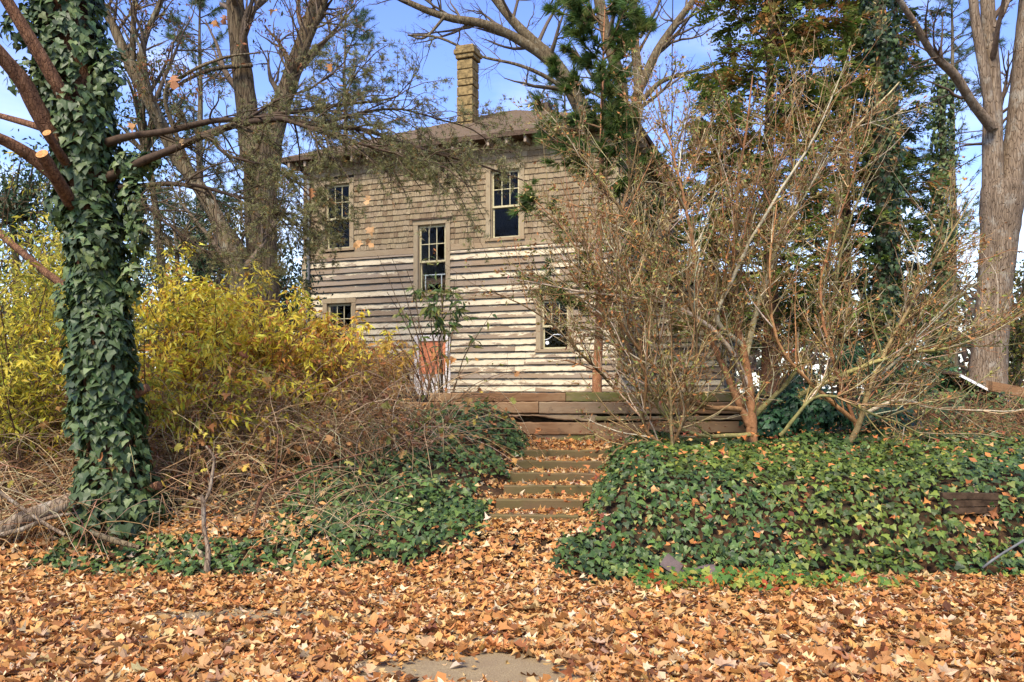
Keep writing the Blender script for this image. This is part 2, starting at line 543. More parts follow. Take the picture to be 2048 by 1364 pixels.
M = dict(
    clap=mat_clapboard(), shingle=mat_shingle(), glass=mat_glass(), ground=mat_ground(), concrete=mat_concrete(),
    trim=mat_wood('weathered_trim', (0.20, 0.14, 0.075), (0.38, 0.29, 0.17), (0.31, 0.25, 0.155), 'z', 4, knots=False),
    trimx=mat_wood('weathered_trim_flat', (0.20, 0.13, 0.07), (0.37, 0.27, 0.155), (0.30, 0.23, 0.14), 'x', 4, knots=False),
    sash=mat_plain('old_cream_sash_paint', (0.46, 0.40, 0.22), 0.6, 0.3, 0.2, 20),
    sheath=mat_plain('dark_sheathing', (0.035, 0.03, 0.026), 0.95, 0.1),
    inside=mat_plain('dim_room_plaster', (0.16, 0.10, 0.06), 0.9, 0.1),
    roof=mat_wood('worn_roof_shingles', (0.085, 0.058, 0.036), (0.20, 0.14, 0.085), (0.15, 0.11, 0.075), 'x', 5),
    rafter=mat_plain('rafter_wood', (0.30, 0.23, 0.16), 0.85, 0.2, 0.3, 20),
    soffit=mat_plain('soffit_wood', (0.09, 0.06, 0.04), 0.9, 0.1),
    block=mat_plain('yellow_chimney_block', (0.215, 0.15, 0.062), 0.9, 0.15, 0.5, 9),
    mortar=mat_plain('dark_mortar', (0.05, 0.042, 0.03), 0.95, 0.1),
    orange=mat_plain('orange_board', (0.62, 0.20, 0.085), 0.7, 0.3, 0.25, 5),
    flaky=mat_plain('flaking_white_paint', (0.60, 0.54, 0.46), 0.8, 0.2, 0.4, 22),
    pipe=mat_plain('grey_pipe_metal', (0.12, 0.12, 0.115), 0.65, 0.3, 0.25, 15),
    white=mat_plain('white_enamel', (0.78, 0.78, 0.75), 0.5, 0.4, 0.1),
    timber=mat_wood('brown_wall_timber', (0.14, 0.066, 0.028), (0.31, 0.17, 0.078), (0.37, 0.235, 0.12), 'x', 3),
    timber2=mat_wood('bleached_wall_timber', (0.24, 0.165, 0.09), (0.44, 0.335, 0.20), (0.28, 0.175, 0.095), 'x', 3),
    timberm=mat_wood('mossy_wall_timber', (0.17, 0.10, 0.05), (0.33, 0.23, 0.12), (0.30, 0.22, 0.13), 'x', 3, moss=(0.17, 0.18, 0.035)),
    step=mat_wood('step_timber', (0.075, 0.044, 0.022), (0.19, 0.12, 0.058), (0.15, 0.105, 0.045), 'x', 3, moss=(0.11, 0.085, 0.03)),
    slate=mat_plain('mauve_slate', (0.11, 0.08, 0.07), 0.8, 0.15, 0.25, 8),
    leaf=mat_leaf('foliage', 0.55, 0.3, 0.45), ivy=mat_leaf('ivy_leaf', 0.48, 0.32, 0.15), needle=mat_leaf('needles', 0.6, 0.2, 0.33),
    dry=mat_leaf('dry_leaf', 0.7, 0.25, 0.18),
    twig=mat_twig('twig_bark'),
    rotten=mat_plain('rotten_wood', (0.055, 0.034, 0.02), 0.95, 0.1, 0.5, 14),
    cut=mat_plain('fresh_cut_wood', (0.46, 0.215, 0.075), 0.85, 0.15, 0.4, 45),
    bark_red=mat_bark('scaly_red_bark', (0.08, 0.036, 0.018), (0.19, 0.092, 0.045), (0.30, 0.17, 0.09), 24, 0.45, 0.9, 0.015),
    bark_grey=mat_bark('ridged_grey_bark', (0.06, 0.040, 0.022), (0.14, 0.10, 0.055), (0.21, 0.16, 0.095), 11, 0.14, 1.0, 0.04, (0.17, 0.16, 0.085)),
    bark_pale=mat_bark('pale_smooth_bark', (0.13, 0.09, 0.055), (0.23, 0.165, 0.105), (0.30, 0.235, 0.16), 20, 0.14, 0.8, 0.025, (0.33, 0.29, 0.22)),
    bark_olive=mat_bark('olive_mossy_bark', (0.065, 0.045, 0.023), (0.155, 0.115, 0.062), (0.23, 0.185, 0.11), 12, 0.18, 0.8, 0.03, (0.26, 0.245, 0.17)),
    bark_pine=mat_bark('orange_pine_bark', (0.30, 0.13, 0.06), (0.46, 0.21, 0.095), (0.52, 0.30, 0.17), 16, 0.4, 0.6, 0.01),
)
M['fallen'] = mat_randleaf('fallen_leaf', [(0.0, (0.44, 0.20, 0.06)), (0.2, (0.58, 0.32, 0.12)), (0.42, (0.66, 0.43, 0.21)), (0.6, (0.52, 0.24, 0.075)),
                                           (0.75, (0.30, 0.10, 0.035)), (0.88, (0.70, 0.52, 0.33)), (1.0, (0.47, 0.20, 0.08))])
M['ivy1'] = mat_randleaf('single_ivy_leaf', [(0, (0.050, 0.084, 0.026)), (0.5, (0.078, 0.120, 0.038)), (1, (0.118, 0.165, 0.056))], 0.48, 0.32, 0.12)
# ================================================================ terrain
def path_x(y):
    y = np.asarray(y, float)
    return np.where(y < 7.6, 0.17 - (7.6 - y) * 0.10, 0.17 + (y - 7.6) * 0.243)

STEP_Y = [7.6, 8.0, 8.4, 8.8, 9.25, 9.7]
STEP_Z = [0.37, 0.46, 0.55, 0.64, 0.73, 0.82]

def height(x, y):
    x = np.asarray(x, float); y = np.asarray(y, float)
    # flight of steps: flat treads between the timbers
    zp = 0.28 * sstep(6.3, 7.5, y)
    for k, sy in enumerate(STEP_Y):
        zp = np.where(y >= sy + 0.05, STEP_Z[k] - 0.05, zp)
    zp = np.where(y > 9.8, 0.775 + 0.07 * sstep(9.8, 10.4, y), zp)
    # ivy bank right of the steps
    zr = 0.70 * sstep(6.65, 7.7, y) + 0.20 * sstep(7.7, 10.3, y)
    zr = zr + 0.13 * (vnoise(x + 3, y + 9, 0.9) - 0.5) * sstep(7.0, 7.8, y)
    # bramble bank left of the steps
    zl = 0.34 * sstep(6.55, 7.6, y) + 0.40 * sstep(7.5, 8.9, y) + 0.42 * sstep(8.8, 10.2, y) + 0.26 * sstep(10.0, 11.2, y)
    zl = zl + 0.10 * (vnoise(x + 7, y + 2, 0.8) - 0.5) * sstep(7.0, 7.8, y)
    pc = path_x(y)
    wr = sstep(0.42, 0.95, x - pc); wl = sstep(0.45, 1.05, pc - x)
    z = zp * (1 - wr) * (1 - wl) + zr * wr + zl * wl
    # terrace behind the timber wall
    edge = sstep(10.62, 10.72, y)
    far = sstep(10.4, 12.6, y)
    up = np.where((x > -1.1) & (x < 3.4), edge, np.where(x <= -1.1, 0 * x, far))
    z = np.where(x <= -1.1, z, z + (1.40 - z) * up)
    z = np.where(x <= -1.1, z + (1.40 - z) * sstep(10.5, 12.0, y), z)
    flat = 0.02 * (vnoise(x, y, 1.3) - 0.5) + 0.03 * (vnoise(x + 4, y, 0.4) - 0.5)
    return z + flat * np.where(y < 6.8, 1.0, 0.6)

def axis(core, far):
    g = [core[-1]]
    st = core[-1] - core[-2]
    while g[-1] < far:
        st *= 1.22; g.append(g[-1] + st)
    return np.array(g[1:])
xc = np.arange(-7.6, 7.61, 0.11)
xs = np.concatenate([-axis(xc, 700)[::-1], xc, axis(xc, 700)])
yc = np.arange(3.8, 12.8, 0.075)
yb = axis(-yc[::-1], 60)
ys = np.concatenate([-yb[::-1], yc, axis(yc, 900)])
X, Y = np.meshgrid(xs, ys)
Z = height(X, Y)
a = Acc()
nx, ny = len(xs), len(ys)
i = (np.arange(ny - 1)[:, None] * nx + np.arange(nx - 1)[None]).ravel()
a.add(np.column_stack([X.ravel(), Y.ravel(), Z.ravel()]), np.column_stack([i, i + 1, i + nx + 1, i + nx]), smooth=True)
tag(obj('ground', a, M['ground']), kind='structure')

# worn drive surface that shows through the leaves in front
a = Acc()
xs2 = np.linspace(-3.4, 2.2, 90); ys2 = np.linspace(-4, 5.65, 60)
X, Y = np.meshgrid(xs2, ys2); n2 = 90
i = (np.arange(59)[:, None] * n2 + np.arange(n2 - 1)[None]).ravel()
a.add(np.column_stack([X.ravel(), Y.ravel(), (height(X, Y) + 0.026).ravel()]), np.column_stack([i, i + 1, i + n2 + 1, i + n2]), smooth=True)
tag(obj('driveway', a, M['concrete']), kind='structure')

# ================================================================ house
HR = np.array([2.49, 19.0, 1.30]); HROT = math.radians(-20.5)
house = empty('abandoned_house', HR, HROT)
tag(house, 'weathered two storey house with shingled upper floor and peeling clapboard below', 'house')
HW, HD, EAVE = 8.6, 8.2, 6.28
def to_house(p):
    q = np.asarray(p) - HR
    c, s = math.cos(-HROT), math.sin(-HROT)
    return np.array([c * q[0] - s * q[1], s * q[0] + c * q[1], q[2]])

WIN = dict(A=(-8.02, -7.03, 3.90, 5.78), B=(-5.29, -4.28, 2.62, 4.53), C=(-3.32, -2.33, 3.88, 5.72),
           D=(-2.03, -1.10, 1.16, 2.52), E=(-7.96, -6.97, 1.02, 2.66), F=(-5.27, -4.27, -0.05, 1.64))
TR = 0.12
def cells(x0, x1, z0, z1, holes):
    xs = sorted({x0, x1, *[h[0] for h in holes], *[h[1] for h in holes]})
    zs = sorted({z0, z1, *[h[2] for h in holes], *[h[3] for h in holes]})
    for xa, xb in zip(xs, xs[1:]):
        for za, zb in zip(zs, zs[1:]):
            cx, cz = (xa + xb) / 2, (za + zb) / 2
            if not any(h[0] < cx < h[1] and h[2] < cz < h[3] for h in holes): yield xa, xb, za, zb

holes = [(w[0] + TR, w[1] - TR, w[2] + TR * 0.6, w[3] - TR) for k, w in WIN.items() if k != 'F']
a = Acc()
for xa, xb, za, zb in cells(-HW, 0, -0.3, EAVE, holes): a.box((xa, 0, za), (xb, 0.14, zb))
front = obj('front_wall', a, M['sheath'], house)
a = Acc()
for ya, yb, za, zb in cells(0.14, HD, -0.3, EAVE, [(5.05, 5.85, 3.9, 5.6)]): a.box((-0.14, ya, za), (0, yb, zb))
right = obj('right_wall', a, M['sheath'], house)
obj('left_wall', Acc().box((-HW, 0.14, -0.3), (-HW + 0.14, HD, EAVE)), M['sheath'], house)
obj('back_wall', Acc().box((-HW + 0.14, HD - 0.14, -0.3), (-0.14, HD, EAVE)), M['sheath'], house)
a = Acc()
a.box((-HW + 0.15, 0.2, 2.95), (-0.15, HD - 0.15, 3.1)); a.box((-HW + 0.15, 3.4, -0.2), (-0.15, 3.5, EAVE)); a.box((-HW + 0.15, 0.2, -0.25), (-0.15, HD - 0.15, -0.1))
a.box((-HW + 0.15, 0.2, EAVE - 0.1), (-0.15, HD - 0.15, EAVE - 0.02))
a.box((-3.9, 0.2, -0.1), (-3.8, 3.4, EAVE - 0.1)); a.box((-6.2, 0.2, -0.1), (-6.1, 3.4, EAVE - 0.1))
obj('interior', a, M['inside'], house)

# ---- clapboards: every board its own piece
def board_mesh(L, h, seed):
    g = np.random.default_rng(seed)
    n = max(3, int(L / 0.22) + 1)
    x = np.linspace(0, L, n)
    wob = np.cumsum(g.normal(size=n)) * 0.0016; wob -= np.linspace(wob[0], wob[-1], n)
    out = g.normal(size=n) * 0.0035
    V = []
    for k in range(n):
        V += [(x[k], -0.060 + out[k], wob[k] + 0.012), (x[k], -0.012, wob[k] + 0.014), (x[k], -0.003, h), (x[k], -0.012 + out[k] * 0.3, h)]
    F = []
    for k in range(n - 1):
        b = 4 * k
        for j in range(4): F.append((b + j, b + 4 + j, b + 4 + (j + 1) % 4, b + (j + 1) % 4))
    F += [(0, 1, 2, 3), (4 * n - 1, 4 * n - 2, 4 * n - 3, 4 * n - 4)]
    return Acc().add(V, F).mesh('clapboard', col=False)

BAND = 3.72
EXPO = 0.163
z = -0.28; row = 0
while z < BAND - 0.05:
    h = min(EXPO, BAND - z)
    spans = [(-HW + 0.10, -0.10)]
    for k, w in WIN.items():
        if w[2] - 0.02 < z + h * 0.6 and z + h * 0.4 < w[3] + 0.02:
            ns = []
            for s0, s1 in spans:
                if w[1] < s0 or w[0] > s1: ns.append((s0, s1)); continue
                if w[0] - s0 > 0.05: ns.append((s0, w[0]))
                if s1 - w[1] > 0.05: ns.append((w[1], s1))
            spans = ns
    for s0, s1 in spans:
        x = s0
        while x < s1 - 0.01:
            L = min(random.uniform(1.5, 3.8), s1 - x)
            if s1 - x - L < 0.5: L = s1 - x
            o = obj('clapboard', board_mesh(L - 0.004, h + 0.02, row * 50 + int((x + 20) * 10)), M['clap'], front,
                    (x, 0, z), (random.uniform(-0.03, 0.01), random.gauss(0, 0.0022), 0))
            x += L
        row += 1
    z += EXPO

# ---- shingles
SHV = []
for s in range(6):
    g = np.random.default_rng(s)
    b0, b1 = g.normal(0, 0.005, 2)
    V = [(0.003, -0.044, b0), (0.997, -0.044 + g.normal(0, .004), b1), (0.997, -0.014, b1), (0.003, -0.014, b0),
         (0.0, -0.010, 0.19), (1.0, -0.010, 0.19), (1.0, -0.002, 0.19), (0.0, -0.002, 0.19)]
    F = [(0,3,2,1),(4,5,6,7),(0,1,5,4),(1,2,6,5),(2,3,7,6),(3,0,4,7)]
    SHV.append((np.array(V), np.array(F)))
SHM = []
for v, f in SHV:
    me = Acc().add(v, f).mesh('shingle', col=False); me.materials.append(M['shingle']); SHM.append(me)
def shingle_spots(x0, x1, z0, z1, expo, wins, lo=0.085, hi=0.20):
    z = z0
    while z < z1:
        x = x0 + random.uniform(-0.05, 0)
        while x < x1:
            w = random.uniform(lo, hi); xa, xb = max(x, x0), min(x + w, x1)
            for v in wins:
                if v[2] - 0.06 < z + 0.06 < v[3] + 0.0:
                    if xa < v[0] < xb: xb = v[0]
                    elif xa < v[1] < xb: xa = v[1]
                    elif v[0] <= xa and xb <= v[1]: xa = xb
            if xb - xa > 0.02: yield xa, xb - xa, z
            x += w
        z += expo
sp = list(shingle_spots(-HW + 0.02, -0.02, BAND + 0.15, EAVE - 0.1, 0.142, [w for k, w in WIN.items() if k in 'ABC']))
sp.sort(key=lambda s: -(s[1] * (20 + s[0])))
a = Acc()
for k, (x, w, z) in enumerate(sp):
    dz = random.gauss(0, 0.003)
    if k < 300:
        obj('shingle', SHM[k % 6], None, front, (x, random.uniform(-0.004, 0), z + dz), (0, random.gauss(0, 0.007), 0), (w - 0.005, 1, 1))
    else:
        v, f = SHV[k % 6]
        a.add(v * np.array([w - 0.005, 1, 1]) + np.array([x, random.uniform(-0.004, 0), z + dz]), f)
tag(obj('shingle_courses', a, M['shingle'], front), kind='stuff')
# side wall shingles and boards
a = Acc()
def rot_side(v, x0): return np.column_stack([-v[:, 1] + x0, v[:, 0], v[:, 2]])
for x, w, z in shingle_spots(0.02, HD, BAND + 0.15, EAVE - 0.1, 0.142, [(4.9, 6.0, 3.8, 5.7)]):
    v, f = SHV[random.randrange(6)]
    a.add(rot_side(v * np.array([w - 0.004, 1, 1]) + np.array([x, 0, z + random.gauss(0, .004)]), 0), f)
tag(obj('shingle_courses', a, M['shingle'], right), kind='stuff')
z = -0.28
while z < BAND - 0.05:
    me = board_mesh(3.0 - 0.05, EXPO + 0.02, int(z * 100) + 900)
    obj('clapboard', me, M['clap'], right, (0, 0.05, z), (0, 0, PI / 2))
    z += EXPO
# band board, corner boards
a = Acc()
obj('band_board', Acc().box((0, -0.045, 0), (HW - 5.29, -0.004, 0.15)), M['trimx'], front, (-HW, 0, BAND), (0, 0.006, 0))
obj('band_board', Acc().box((0, -0.045, 0), (4.26, -0.004, 0.15)), M['trimx'], front, (-4.27, 0, BAND + 0.01), (0, -0.004, 0))
obj('corner_board', Acc().box((-0.10, -0.04, -0.3), (0.03, -0.002, BAND)), M['trim'], front)
obj('corner_board', Acc().box((-HW - 0.03, -0.04, -0.3), (-HW + 0.10, -0.002, BAND)), M['trim'], front)
a = Acc(); p = [(-HW + 0.22, -0.09, 6.0), (-HW + 0.22, -0.09, 4.0), (-HW + 0.20, -0.10, 2.0), (-HW + 0.22, -0.09, -0.1)]
tubes(a, [(np.array(p, float), np.full(4, 0.045))], 10, cap=True)
obj('downpipe', a, M['pipe'], house)

# ---- windows
def window(name, x0, x1, z0, z1, rows=2, lower=1, hood=False, parent=house, ox=0, oy=0, rz=0):
    W, H = x1 - x0, z1 - z0
    a = Acc()
    a.box((0, -0.06, 0.07), (TR, 0.0, H - TR)); a.box((W - TR, -0.06, 0.07), (W, 0.0, H - TR)); a.box((-0.012, -0.066, H - TR), (W + 0.012, 0.0, H))
    a.box((TR, 0.0, 0.09), (TR + 0.025, 0.13, H - TR)); a.box((W - TR - 0.025, 0.0, 0.09), (W - TR, 0.13, H - TR)); a.box((TR, 0.0, H - TR - 0.03), (W - TR, 0.13, H - TR))
    w = obj('window', a, M['trim'], parent, (x0 + ox, oy, z0), (0, 0, rz))
    obj('sill', Acc().box((-0.02, -0.085, 0), (W + 0.02, 0.12, 0.07)), M['trimx'], w)
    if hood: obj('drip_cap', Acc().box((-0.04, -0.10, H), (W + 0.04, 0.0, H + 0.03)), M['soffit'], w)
    xa, xb = TR + 0.025, W - TR - 0.025; za, zb = 0.07, H - TR - 0.03
    zm = za + (zb - za) * 0.46; st = 0.038
    def sash(z_a, z_b, y, nx, nz):
        a = Acc()
        a.box((xa, y, z_a), (xa + st, y + 0.035, z_b)); a.box((xb - st, y, z_a), (xb, y + 0.035, z_b))
        a.box((xa + st, y, z_a), (xb - st, y + 0.035, z_a + st * 1.25)); a.box((xa + st, y, z_b - st), (xb - st, y + 0.035, z_b))
        obj('sash', a, M['sash'], w)
        gx0, gx1, gz0, gz1 = xa + st, xb - st, z_a + st * 1.25, z_b - st
        m = 0.02
        for i in range(1, nx):
            xx = gx0 + (gx1 - gx0) * i / nx
            obj('muntin', Acc().box((xx - m / 2, y + 0.004, gz0), (xx + m / 2, y + 0.03, gz1)), M['sash'], w)
        for j in range(1, nz):
            zz = gz0 + (gz1 - gz0) * j / nz
            obj('muntin', Acc().box((gx0, y + 0.006, zz - m / 2), (gx1, y + 0.028, zz + m / 2)), M['sash'], w)
        for i in range(nx):
            for j in range(nz):
                pw, ph = (gx1 - gx0) / nx, (gz1 - gz0) / nz
                obj('pane', Acc().add([(0, 0, 0), (pw, 0, 0), (pw, 0, ph), (0, 0, ph)], [(0, 1, 2, 3)]), M['glass'], w,
                    (gx0 + pw * i, y + 0.017, gz0 + ph * j), (random.gauss(0, 0.012), 0, random.gauss(0, 0.012)))
        return gx0, gx1, gz0, gz1
    sash(zm, zb, 0.02, 3, rows)
    if lower: return w, sash(za, zm + 0.03, 0.062, 1, 1)
    return w, None

wA, _ = window('A', *WIN['A'])
wB, gB = window('B', *WIN['B'], hood=True)
wC, _ = window('C', *WIN['C'])
wD, gD = window('D', *WIN['D'])
wE, _ = window('E', *WIN['E'])
window('G', 0, 1.1, 3.82, 5.68, parent=house, ox=0.0, oy=4.9, rz=PI / 2)
# loose storm frame in the stair window
a = Acc()
for q in ((0.05, 0.075), (0.50, 0.525)): a.box((gB[0] + q[0], 0.125, gB[2]), (gB[0] + q[1], 0.14, gB[2] + 0.42))
a.box((gB[0], 0.125, gB[2] + 0.42), (gB[1], 0.14, gB[2] + 0.445))
obj('storm_frame', a, M['white'], wB)
# cracked lower pane and round sticker
gx0, gx1, gz0, gz1 = gD
hh = gz1 - gz0; ww = gx1 - gx0
pl = np.array([(0, .52), (.10, .54), (.22, .62), (.34, .80), (.42, .86), (.50, .84), (.57, .88), (.63, .83), (.70, .87), (.78, .74), (.86, .66), (.90, .70), (1.0, .66)])
pts = np.column_stack([gx0 + pl[:, 0] * ww, np.full(len(pl), 0.068), gz0 + pl[:, 1] * hh * 0.75])
a = Acc(); tubes(a, [(pts, np.full(len(pl), 0.009))], 5); obj('glass_crack', a, M['white'], wD)
t = np.linspace(0, 2 * PI, 21)[:-1]
a = Acc(); a.add(np.column_stack([gx0 + 0.06 + 0.045 * np.cos(t), np.full(20, 0.070), gz0 + 0.11 + 0.045 * np.sin(t)]), [tuple(range(20))])
obj('round_sticker', a, M['white'], wD)
# boarded opening low on the wall
x0, x1, z0, z1 = WIN['F']; W, H = x1 - x0, z1 - z0
a = Acc(); a.box((0, -0.06, 0), (0.13, 0, H)); a.box((W - 0.13, -0.06, 0), (W, 0, H)); a.box((0.13, -0.058, H - 0.15), (W - 0.13, 0, H))
bo = obj('boarded_doorway', a, M['flaky'], house, (x0, 0, z0))
for k in range(4):
    xa = 0.13 + (W - 0.26) * k / 4
    obj('orange_plank', Acc().box((xa + 0.004, -0.03, H * 0.42), (xa + (W - 0.26) / 4 - 0.004, -0.008, H - 0.15)), M['orange'], bo)
obj('lower_panel', Acc().box((0.13, -0.034, 0), (W - 0.13, -0.008, H * 0.42)), M['flaky'], bo)

# ---- roof: low hip with worn courses
OV = 0.45; RZ = EAVE - 0.02; RISE = 2.15
c4 = np.array([(-HW - OV, -OV), (OV, -OV), (OV, HD + OV), (-HW - OV, HD + OV)])
apex = np.array([(-HW / 2 - 0.15, HD / 2), (-HW / 2 + 0.15, HD / 2)])
a = Acc(); NC = 26
tops = [(apex[0], apex[1]), (apex[1], apex[1]), (apex[1], apex[0]), (apex[0], apex[0])]
for s in range(4):
    p0, p1 = c4[s], c4[(s + 1) % 4]; q0, q1 = tops[s]
    for k in range(NC):
        t0, t1 = k / NC, (k + 1.15) / NC
        e = lambda t, l: [(*(p0 + (q0 - p0) * min(t, 1)), RZ + 0.10 + RISE * min(t, 1) + l), (*(p1 + (q1 - p1) * min(t, 1)), RZ + 0.10 + RISE * min(t, 1) + l)]
        lo = e(t0, 0.022); lb = e(t0, 0.0); hi = e(t1, 0.004)
        a.add(lo + hi[::-1] + lb, [(0, 1, 2, 3), (4, 5, 1, 0)])
roof = obj('roof', a, M['roof'], house)
a = Acc()
v = [(*p, RZ) for p in c4] + [(*p, RZ + 0.115) for p in c4]
a.add(v, [(0, 1, 5, 4), (1, 2, 6, 5), (2, 3, 7, 6), (3, 0, 4, 7), (0, 3, 2, 1)])
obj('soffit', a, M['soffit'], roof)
for k in range(20):
    x = -HW - 0.2 + k * 0.47
    if x > 0.25: break
    obj('rafter_tail', Acc().box((x, -OV + 0.03 + random.uniform(0, 0.04), RZ - 0.15), (x + 0.06, 0.0, RZ - 0.003)), M['rafter'], roof)
for k in range(18):
    y = k * 0.47 + 0.1
    if y > HD: break
    obj('rafter_tail', Acc().box((0.0, y, RZ - 0.15), (OV - 0.04, y + 0.06, RZ - 0.003)), M['rafter'], roof)
def roof_z(x, y):
    t = min((y + OV) / (HD / 2 + OV), (OV - x) / (HW / 2 + OV), (x + HW + OV) / (HW / 2 + OV))
    return RZ + 0.1 + RISE * t
vx, vy = -3.1, 2.9
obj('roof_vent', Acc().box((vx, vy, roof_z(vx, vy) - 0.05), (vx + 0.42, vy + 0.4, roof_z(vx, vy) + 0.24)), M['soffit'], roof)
# ---- chimney of big blocks with open joints
cx, cy, cs = -4.84, 2.35, 0.235
zb = roof_z(cx, cy) - 0.5; zt = 9.76
a = Acc().box((cx - cs + 0.03, cy - cs + 0.03, zb), (cx + cs - 0.03, cy + cs - 0.03, zt - 0.05))
ch = obj('chimney', a, M['mortar'], house)
k = 0; z = zb
while z < zt - 0.42:
    hgt = random.choice((0.19, 0.27, 0.27, 0.28)); hgt = min(hgt, zt - 0.36 - z)
    o = random.uniform(-0.008, 0.008, )
    a = Acc().box((-cs, -cs, 0), (cs, cs, hgt - 0.022))
    b = obj('chimney_block', a, M['block'], ch, (cx + o, cy - o, z), (random.gauss(0, .012), random.gauss(0, .012), random.gauss(0, .015)))
    bv = b.modifiers.new('bevel', 'BEVEL'); bv.width = 0.018; bv.segments = 2
    z += hgt
for (e, h0, h1) in ((0.035, zt - 0.36, zt - 0.25), (0.075, zt - 0.245, zt - 0.11), (0.03, zt - 0.105, zt)):
    b = obj('chimney_cap', Acc().box((-cs - e, -cs - e, 0), (cs + e, cs + e, h1 - h0)), M['block'], ch, (cx, cy, h0), (0, random.gauss(0, .01), 0))
    bv = b.modifiers.new('bevel', 'BEVEL'); bv.width = 0.02; bv.segments = 2

# ---- lean-to on the right side
y0a, y1a, wa = 3.1, 6.6, 1.95
a = Acc()
a.add([(0, y0a, -0.3), (wa, y0a, -0.3), (wa, y0a, 2.75), (0, y0a, 3.45), (0, y1a, -0.3), (wa, y1a, -0.3), (wa, y1a, 2.75), (0, y1a, 3.45)],
      [(0, 1, 2, 3), (5, 4, 7, 6), (1, 5, 6, 2), (3, 2, 6, 7)])
lt = obj('lean_to', a, M['sheath'], house)
z = -0.28; k = 0
while z < 3.2:
    L = wa if z + 0.16 < 2.75 else max(0.15, (3.45 - z - 0.16) / 0.7 * wa)
    obj('clapboard', board_mesh(L - 0.01, EXPO + 0.02, 3000 + k), M['clap'], lt, (0.01, y0a, z), (0, random.gauss(0, .004), 0))
    if z < 2.6: obj('clapboard', board_mesh(y1a - y0a, EXPO + 0.02, 3300 + k), M['clap'], lt, (wa, y0a, z), (0, 0, PI / 2))
    z += EXPO; k += 1
a = Acc()
sl_ = (2.75 - 3.45) / wa
f = lambda x: 3.53 + sl_ * x
a.add([(0.02, y0a - 0.45, f(0.02)), (wa + 0.4, y0a - 0.45, f(wa + 0.4)), (wa + 0.4, y1a + 0.3, f(wa + 0.4)), (0.02, y1a + 0.3, f(0.02)),
       (0.02, y0a - 0.45, f(0.02) + 0.10), (wa + 0.4, y0a - 0.45, f(wa + 0.4) + 0.10), (wa + 0.4, y1a + 0.3, f(wa + 0.4) + 0.10), (0.02, y1a + 0.3, f(0.02) + 0.10)],
      [(0,3,2,1),(4,5,6,7),(0,1,5,4),(1,2,6,5),(2,3,7,6),(3,0,4,7)])
obj('lean_to_roof', a, M['roof'], lt)

# ================================================================ timber retaining wall
WY = 10.5
wall = empty('timber_retaining_wall', (0.6, WY, 0.8))
tag(wall, 'low retaining wall of stacked rotting brown timbers above the garden steps', 'retaining wall')
def wx(px): return (px - 1024) * WY / FPX - 0.6
def wz(py): return EYE - (py - HOR) * WY / FPX - 0.8
def timber(px0, px1, py0, py1, m, y=0.0, ragged=None, tilt=0.0, depth=0.16):
    x0, x1 = wx(px0), wx(px1); z1, z0 = wz(py0), wz(py1)
    n = max(3, int((x1 - x0) / 0.05))
    x = np.linspace(0, x1 - x0 - 0.008, n); g = np.random.default_rng(int(px0 + py0))
    bot = np.full(n, 0.004) + g.normal(size=n) * 0.002; top = np.full(n, z1 - z0 - 0.004) + g.normal(size=n) * 0.002
    if ragged:
        r = np.abs(np.cumsum(g.normal(size=n)) * 0.012); r = ragged * (0.25 + 0.75 * (r / r.max())) * np.clip(np.minimum(x, x[-1] - x) / 0.2, 0.15, 1)
        bot = bot + np.minimum(r, (z1 - z0) * 0.8)
    V = []
    e = 0.012
    for k in range(n):
        V += [(x[k], 0, bot[k] + e), (x[k], e, bot[k]), (x[k], depth, bot[k]), (x[k], depth, top[k]), (x[k], e, top[k]), (x[k], 0, top[k] - e)]
    F = []
    for k in range(n - 1):
        for j in range(6): F.append((6*k + j, 6*k + (j+1) % 6, 6*k + 6 + (j+1) % 6, 6*k + 6 + j))
    F = [tuple(reversed(q)) for q in F]
    ac = Acc().add(V, F); ac.add(np.zeros((0, 3)), np.array([(0, 1, 2, 3, 4, 5), tuple(6*(n-1) + q for q in (5, 4, 3, 2, 1, 0))]) - ac.n)
    return obj('timber', ac, M[m], wall, (x0, y, z0), (random.gauss(0, .012), tilt + random.gauss(0, .0015), random.gauss(0, 0.004)))
for r in [(860, 1132, 785, 804, 'timber'), (1132, 1300, 784, 804, 'timberm'), (1300, 1500, 784, 804, 'timberm'),
          (800, 1078, 804, 828, 'timber', -0.02), (1078, 1330, 803, 828, 'timber2', -0.035), (1330, 1560, 804, 828, 'timber', -0.02),
          (840, 1195, 828, 846, 'timber2', -0.01, 0.10), (1190, 1570, 832, 842, 'timberm', -0.06),
          (780, 1010, 843, 868, 'timber', 0.02), (1010, 1290, 844, 870, 'timber', -0.03), (1290, 1560, 842, 866, 'timber', -0.05),
          (900, 1190, 868, 890, 'timberm', 0.0), (1190, 1580, 868, 892, 'timber', -0.06)]:
    timber(*r)
obj('gap_shade_board', Acc().box((wx(780), 0.17, -0.05), (wx(1570), 0.22, wz(790))), M['sheath'], wall)  # dark board added so its colour gives the shade in the ragged timber gap

